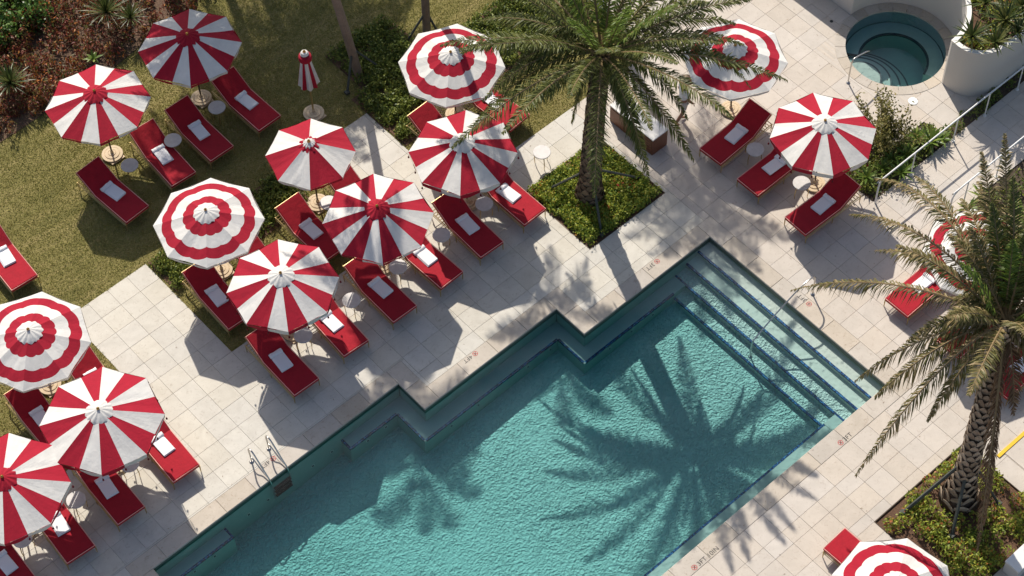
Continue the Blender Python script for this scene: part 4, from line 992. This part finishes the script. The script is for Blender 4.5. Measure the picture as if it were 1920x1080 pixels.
s2 = [(tip(1482, 545, 4.7), 1.2, dict(big, nl=125, droop=1.6, ll=.36)), (tip(1592, 402, 5.4), 1.3, dict(big, nl=125, droop=1.6, ll=.38)), (tip(1640, 470, 5.6), 1.0, dict(big, droop=1.4, ll=.38)), (tip(1603, 715, 3.7), 1.1, dict(big, nl=120, droop=1.7, ll=.36)),
      (tip(1604, 893, 3.0), 1.6, dict(big, nl=120, droop=1.7, ll=.34)), (tip(1738, 790, 3.9), .9, dict(big, droop=1.6, ll=.34)), (tip(1640, 745, 4.0), .8, dict(big, droop=1.7)), (tip(1700, 640, 4.9), .7, dict(big, ll=.38)),
      (tip(1832, 1035, .9), .35, dict(big, droop=1.7, ll=.30, mat='frond_dry')), (tip(1845, 985, 1.4), .3, dict(big, droop=1.7, ll=.24, mat='frond_dry')),
      (tip(1640, 335, 6.3), 1.7, dict(big, nl=125, droop=1.7, ll=.40)), (tip(1715, 330, 6.9), 1.0, dict(big, mat='frond_olive', ll=.4, droop=.8)), (tip(1840, 285, 8.4), .3, dict(big, mat='frond_olive')), (tip(1884, 250, 8.8), .2, dict(big, mat='frond_olive')), (tip(1900, 330, 8.4), .3, dict(big, mat='frond_green')),
      (tip(1860, 380, 8.0), .2, dict(big, mat='frond_green')), (tip(1780, 440, 7.4), .4, dict(big, mat='frond_olive')), (tip(1930, 420, 7.8), .3, dict(big, mat='frond_green')), (tip(1790, 560, 6.3), .4, dict(big)), (tip(1760, 610, 5.6), .5, dict(big)), (tip(1900, 780, 3.6), .6, dict(big, mat='frond_dry')), (tip(1960, 760, 4.1), .8, dict(big)), (tip(1875, 700, 4.5), .4, dict(big, mat='frond_fresh', ll=.3)), (tip(1960, 640, 5.2), .8, dict(big))]
palm((23.2, 11.3, 0), HUB2, .245, .195, 'large date palm leaning from the lower right planter with drooping olive fronds', specific=s2, nf=15, flen=(2.6, 3.4), mat='frond_olive', seed=5, el=(28, 82), bulge=.24, nl=100, ll=.42, extra=[(16, (-45, 60), (-15, 45), (2.8, 3.8)), (6, (-80, -40), (-20, 20), (2.4, 3.2))])
# two slim palms whose crowns rise out of the frame
palm((21.06, 31.2, 0), (19.75, 32.25, 10.0), .125, .10, 'slim leaning palm trunk on the shaded lawn beside the furled parasol', name='slim_palm', boots=False, nf=16, flen=(1.7, 2.3), seed=8, el=(-35, 60), ll=.5)
palm((23.43, 31.07, 0), (23.75, 31.0, 8.9), .115, .10, 'upright slim palm trunk behind the ringed parasol with trunk shadow', name='slim_palm', boots=False, nf=16, flen=(1.6, 2.2), seed=9, el=(-35, 60), ll=.5)
# palms beyond the top edge that shade the lawn and the upper deck
for i, (x, y, h, fl) in enumerate([(22.6, 41.6, 8.4, 2.8), (25.3, 42.3, 9.0, 2.8), (19.7, 38.6, 7.6, 2.5), (28.6, 30.6, 8.6, 2.9), (24.4, 38.6, 6.6, 2.7), (22.0, 37.6, 6.4, 2.4)]):
    palm((x, y, 0), (x+.3, y-.1, h), .17, .13, 'palm beyond the top edge that throws frond shadows on the terrace', name='slim_palm', boots=False, nf=64 if i == 2 else 38, flen=(fl*.8, fl), seed=20+i, el=(-30, 65), group='palms beyond the top edge', ll=.55)
# timber braces
def brace(x0, x1, label, r=.035):
    t = thing('tree_brace', label, 'tree brace', x1, 0, 'timber braces propping the palms')
    MB().tube([Vector(x0)-Vector(x1), (0, 0, 0)], r, 6).build('prop', M['strut'], t)
    MB().box(-.06, -.06, -.02, .06, .06, .08).build('foot_block', M['strut'], t)
b1 = Vector((22.88, 23.78, 1.25))
brace(b1, P(1023, 357, 0), 'dark brace reaching to the left side of the centre palm planter'); brace(b1, P(1205, 335, 0), 'dark brace reaching to the right side of the centre palm planter'); brace(b1, P(1128, 440, 0), 'dark brace standing in front of the centre palm trunk')
b2 = Vector((23.42, 11.45, 1.55))
brace(b2, P(1692, 962, 0), 'dark brace sloping left from the lower right palm', .045); brace(b2, P(1784, 1006, 0), 'dark brace in front of the lower right palm trunk', .045); brace(b2, P(1872, 945, 0), 'brace sloping right from the lower right palm', .035)
b3 = Vector((21.0, 31.25, 1.1))
brace(b3, P(718, 130, 0), 'brace right of the slim leaning palm in the hedge'); brace(b3, P(651, 175, 0), 'brace below the slim leaning palm')
b4 = Vector((23.45, 31.05, .9))
brace(b4, P(760, 82, 0), 'brace left of the upright slim palm'); brace(b4, P(822, 62, 0), 'brace right of the upright slim palm')

# ------------------------------------------------------------------ accent plants
def rosette(loc, n, L, w_, mat, label, name='rosette_plant', up=.9, seed=0, cat='plant', stem=0.0, group=None):
    rs = random.Random(seed); V = []; F = []
    t = thing(name, label, cat, loc, rs.uniform(0, 6), group)
    for k in range(n):
        a = k*2.4+rs.uniform(-.2, .2); e = (.25+.95*(k/n))*up; l = L*rs.uniform(.75, 1.1); d = Vector((math.cos(a)*math.cos(e), math.sin(a)*math.cos(e), math.sin(e))); s = Vector((-math.sin(a), math.cos(a), 0))
        p = [Vector((0, 0, .04+stem))+d*l*q-Vector((0, 0, .25*l*q*q*math.cos(e))) for q in (0, .35, .7, 1)]; ws = (w_*.6, w_, w_*.8, w_*.1); b = len(V)
        for q, ww in zip(p, ws): V += [q-s*ww/2, q+s*ww/2]
        F += [(b, b+1, b+3, b+2), (b+2, b+3, b+5, b+4), (b+4, b+5, b+7, b+6)]
    ob('leaves', mesh_from('leaves', V, F, M[mat]), t)
    if stem: MB().tube([(0, 0, -.03), (0, 0, stem+.05)], .05, 7).build('stem', M['stem'], t)
    return t
rs_ = [((1718, 262), 20, .38, .055), ((1745, 268), 22, .48, .06), ((1700, 292), 22, .42, .05), ((1672, 300), 18, .40, .045), ((1690, 325), 20, .45, .05), ((1655, 318), 18, .36, .05), ((1625, 335), 20, .42, .045), ((1765, 262), 14, .34, .05)]
ro_l = ['leafy rosette just above the start of the handrail strip', 'large bright rosette overhanging the walk beside the handrail', 'rosette in the bed right of the striped parasol', 'narrow leaved rosette below the airy bush', 'dark rosette beside the shaded end of the handrail', 'small rosette close to the striped parasol edge', 'dark rosette nearest the foot of the handrail', 'small rosette at the narrow end of the planting strip']
for i, ((px, py), n, L, w_) in enumerate(rs_): rosette(P(px, py, .12), n, L*1.15, w_*1.35, 'brightleaf', ro_l[i], seed=i, cat='rosette plant', group='rosette plants by the handrail')
rosette(P(1813, 395, 0), 16, .42, .06, 'brightleaf', 'broad fingered green plant below the second handrail', seed=31, cat='rosette plant', name='philodendron')
rosette(P(1842, 372, 0), 18, .48, .06, 'brightleaf', 'larger fingered green plant beside the upright fronds', seed=32, cat='rosette plant', name='philodendron')
rosette(P(20, 158, .55), 60, .75, .05, 'fanleaf', 'spiky pale green yucca at the left edge of the croton bed', seed=41, cat='yucca', name='yucca', up=1.1)
rosette(P(200, 25, .6), 110, .80, .03, 'fanleaf', 'pale grassy yucca at the top of the croton bed', seed=42, cat='yucca', name='yucca', up=1.3)
rosette(P(245, 35, .6), 70, .6, .03, 'fanleaf', 'smaller yucca beside the grassy one in the croton bed', seed=43, cat='yucca', name='yucca', up=1.2)
rosette(P(176, 112, .7), 12, .30, .08, 'frond_fresh', 'small bright green plant standing out in the croton bed', seed=44)
fan = [((1822, 70), 40, .66, .05, 'fan palm spilling over the left rim of the white planter'), ((1866, 82), 40, .66, .05, 'fan palm at the front rim of the white planter'), ((1884, 40), 46, .85, .055, 'dark fan palm deeper in the white planter'), ((1916, 15), 46, .9, .055, 'dark fan palm at the top right corner'), ((1848, 8), 40, .75, .05, 'small fan palm at the back of the white planter'),
 ((1908, 62), 30, .6, .05, 'fan palm behind the right end of the planter rim')]
for i, ((px, py), n, L, w_, lab) in enumerate(fan): rosette(P(px, py, SOILZ+.35), n, L, w_, 'fanleaf', lab, seed=50+i, cat='fan palm', name='fan_palm', up=1.0)
# airy bush by the spa
t = thing('airy_bush', 'airy olive leaved bush with bare stems between the round spa and the handrail', 'bush', P(1655, 268, 0))
m_ = MB(); pts = []; rs2 = random.Random(4)
for k in range(26):
    a = rs2.uniform(0, 6.28); e = rs2.uniform(.5, 1.45); L = rs2.uniform(.8, 1.5); d = Vector((math.cos(a)*math.cos(e), math.sin(a)*math.cos(e), math.sin(e)))
    pp = [Vector((0, 0, 0)), d*L*.4+Vector((0, 0, .12)), d*L+Vector((rs2.uniform(-.15, .15), rs2.uniform(-.15, .15), 0))]; m_.tube(pp, [.014, .009, .004], 4)
    for q in range(130):
        f = rs2.uniform(.25, 1.05); c = pp[1].lerp(pp[2], max(0, (f-.4)/.6)) if f > .4 else pp[0].lerp(pp[1], f/.4); pts.append((c.x+rs2.gauss(0, .08), c.y+rs2.gauss(0, .08), c.z+rs2.gauss(0, .08)))
m_.build('branches', M['stem'], t); leaf_cloud('foliage', pts, .085, M['bushleaf'], .9, .5, t)

# ------------------------------------------------------------------ person on the walk
PX = P(1278, 229, 0)
person = thing('person', 'person in a white shirt and banded straw hat walking behind the palm fronds', 'person', PX, R(-115))
def skin_obj(name, verts, edges, radii, mat, parent, root=0, sub=2):
    me = bpy.data.meshes.new(name); me.from_pydata(verts, edges, []); me.materials.append(mat); o = ob(name, me, parent)
    o.modifiers.new('skin', 'SKIN'); sl = me.skin_vertices[0].data
    for i, r in enumerate(radii): sl[i].radius = (r, r) if not isinstance(r, tuple) else r; sl[i].use_root = (i == root)
    s = o.modifiers.new('sub', 'SUBSURF'); s.levels = sub; s.render_levels = sub
    return o
bv = [(0, 0, .96), (0, .0, 1.15), (0, .01, 1.38), (0, .02, 1.50), (0, .04, 1.58), (0, .05, 1.68), (0, .045, 1.76),
      (-.18, .01, 1.42), (-.26, -.03, 1.15), (-.24, .12, .93), (.18, .01, 1.42), (.26, .06, 1.16), (.24, .20, .98),
      (-.09, 0, .90), (-.10, .10, .50), (-.10, .02, .09), (-.10, .15, .04), (.09, 0, .90), (.10, -.03, .50), (.10, -.22, .12), (.10, -.10, .04)]
be = [(0, 1), (1, 2), (2, 3), (3, 4), (4, 5), (5, 6), (2, 7), (7, 8), (8, 9), (2, 10), (10, 11), (11, 12), (0, 13), (13, 14), (14, 15), (15, 16), (0, 17), (17, 18), (18, 19), (19, 20)]
br = [(.13, .10), (.12, .09), (.14, .10), .055, .05, .09, .07, .055, .042, .03, .055, .042, .03, .085, .058, .038, .03, .085, .058, .038, .03]
skin_obj('body', bv, be, br, M['skin'], person)
sv = bv[:3]+[bv[7], (-.235, -.015, 1.25), bv[10], (.235, .04, 1.25)]
skin_obj('shirt', sv, [(0, 1), (1, 2), (2, 3), (3, 4), (2, 5), (5, 6)], [(.155, .125), (.145, .115), (.165, .125), .08, .07, .08, .07], M['shirt'], person)
skin_obj('shorts', [bv[0], bv[13], (-.098, .06, .62), bv[17], (.098, -.02, .62)], [(0, 1), (1, 2), (0, 3), (3, 4)], [(.14, .115), .11, .09, .11, .09], M['trousers'], person)
h = MB().lathe([(.20, 1.735), (.195, 1.745), (.105, 1.75), (.10, 1.84), (.085, 1.87), (.0, 1.875)], 24, (0, .05, 0)).build('hat', M['straw'], person)
MB().lathe([(.108, 1.752), (.106, 1.79)], 24, (0, .05, 0)).build('hat_band', M['redband'], h)
for s in (-1, 1):
    hx, hy, hz = (bv[9] if s < 0 else bv[12]); 
    for k in range(4):
        MB().tube([(hx+.012*(k-1.5), hy+.01, hz-.02), (hx+.014*(k-1.5), hy+.025, hz-.07-.008*(1.5-abs(k-1.5))), (hx+.014*(k-1.5), hy+.02, hz-.10)], [.009, .008, .006], 5).build('finger', M['skin'], person)
    MB().tube([(hx, hy+.02, hz-.0), (hx-.02*s, hy+.045, hz-.035), (hx-.02*s, hy+.05, hz-.06)], [.010, .009, .007], 5).build('thumb', M['skin'], person)

# ------------------------------------------------------------------ litter on the paving
pts = []
while len(pts) < 170:
    x = rng.uniform(8, 34); y = rng.uniform(9, 28)
    if inview((x, y, 0), 0) and not in_rects(x, y, deckex) and math.hypot(x-SPAC.x, y-SPAC.y) > 1.7: pts.append((x, y, .007))
tag(leaf_cloud('fallen_leaflets', pts, .05, M['frond_dry'], .12, .22), 'scattered dry leaflets fallen on the paving', kind='stuff')
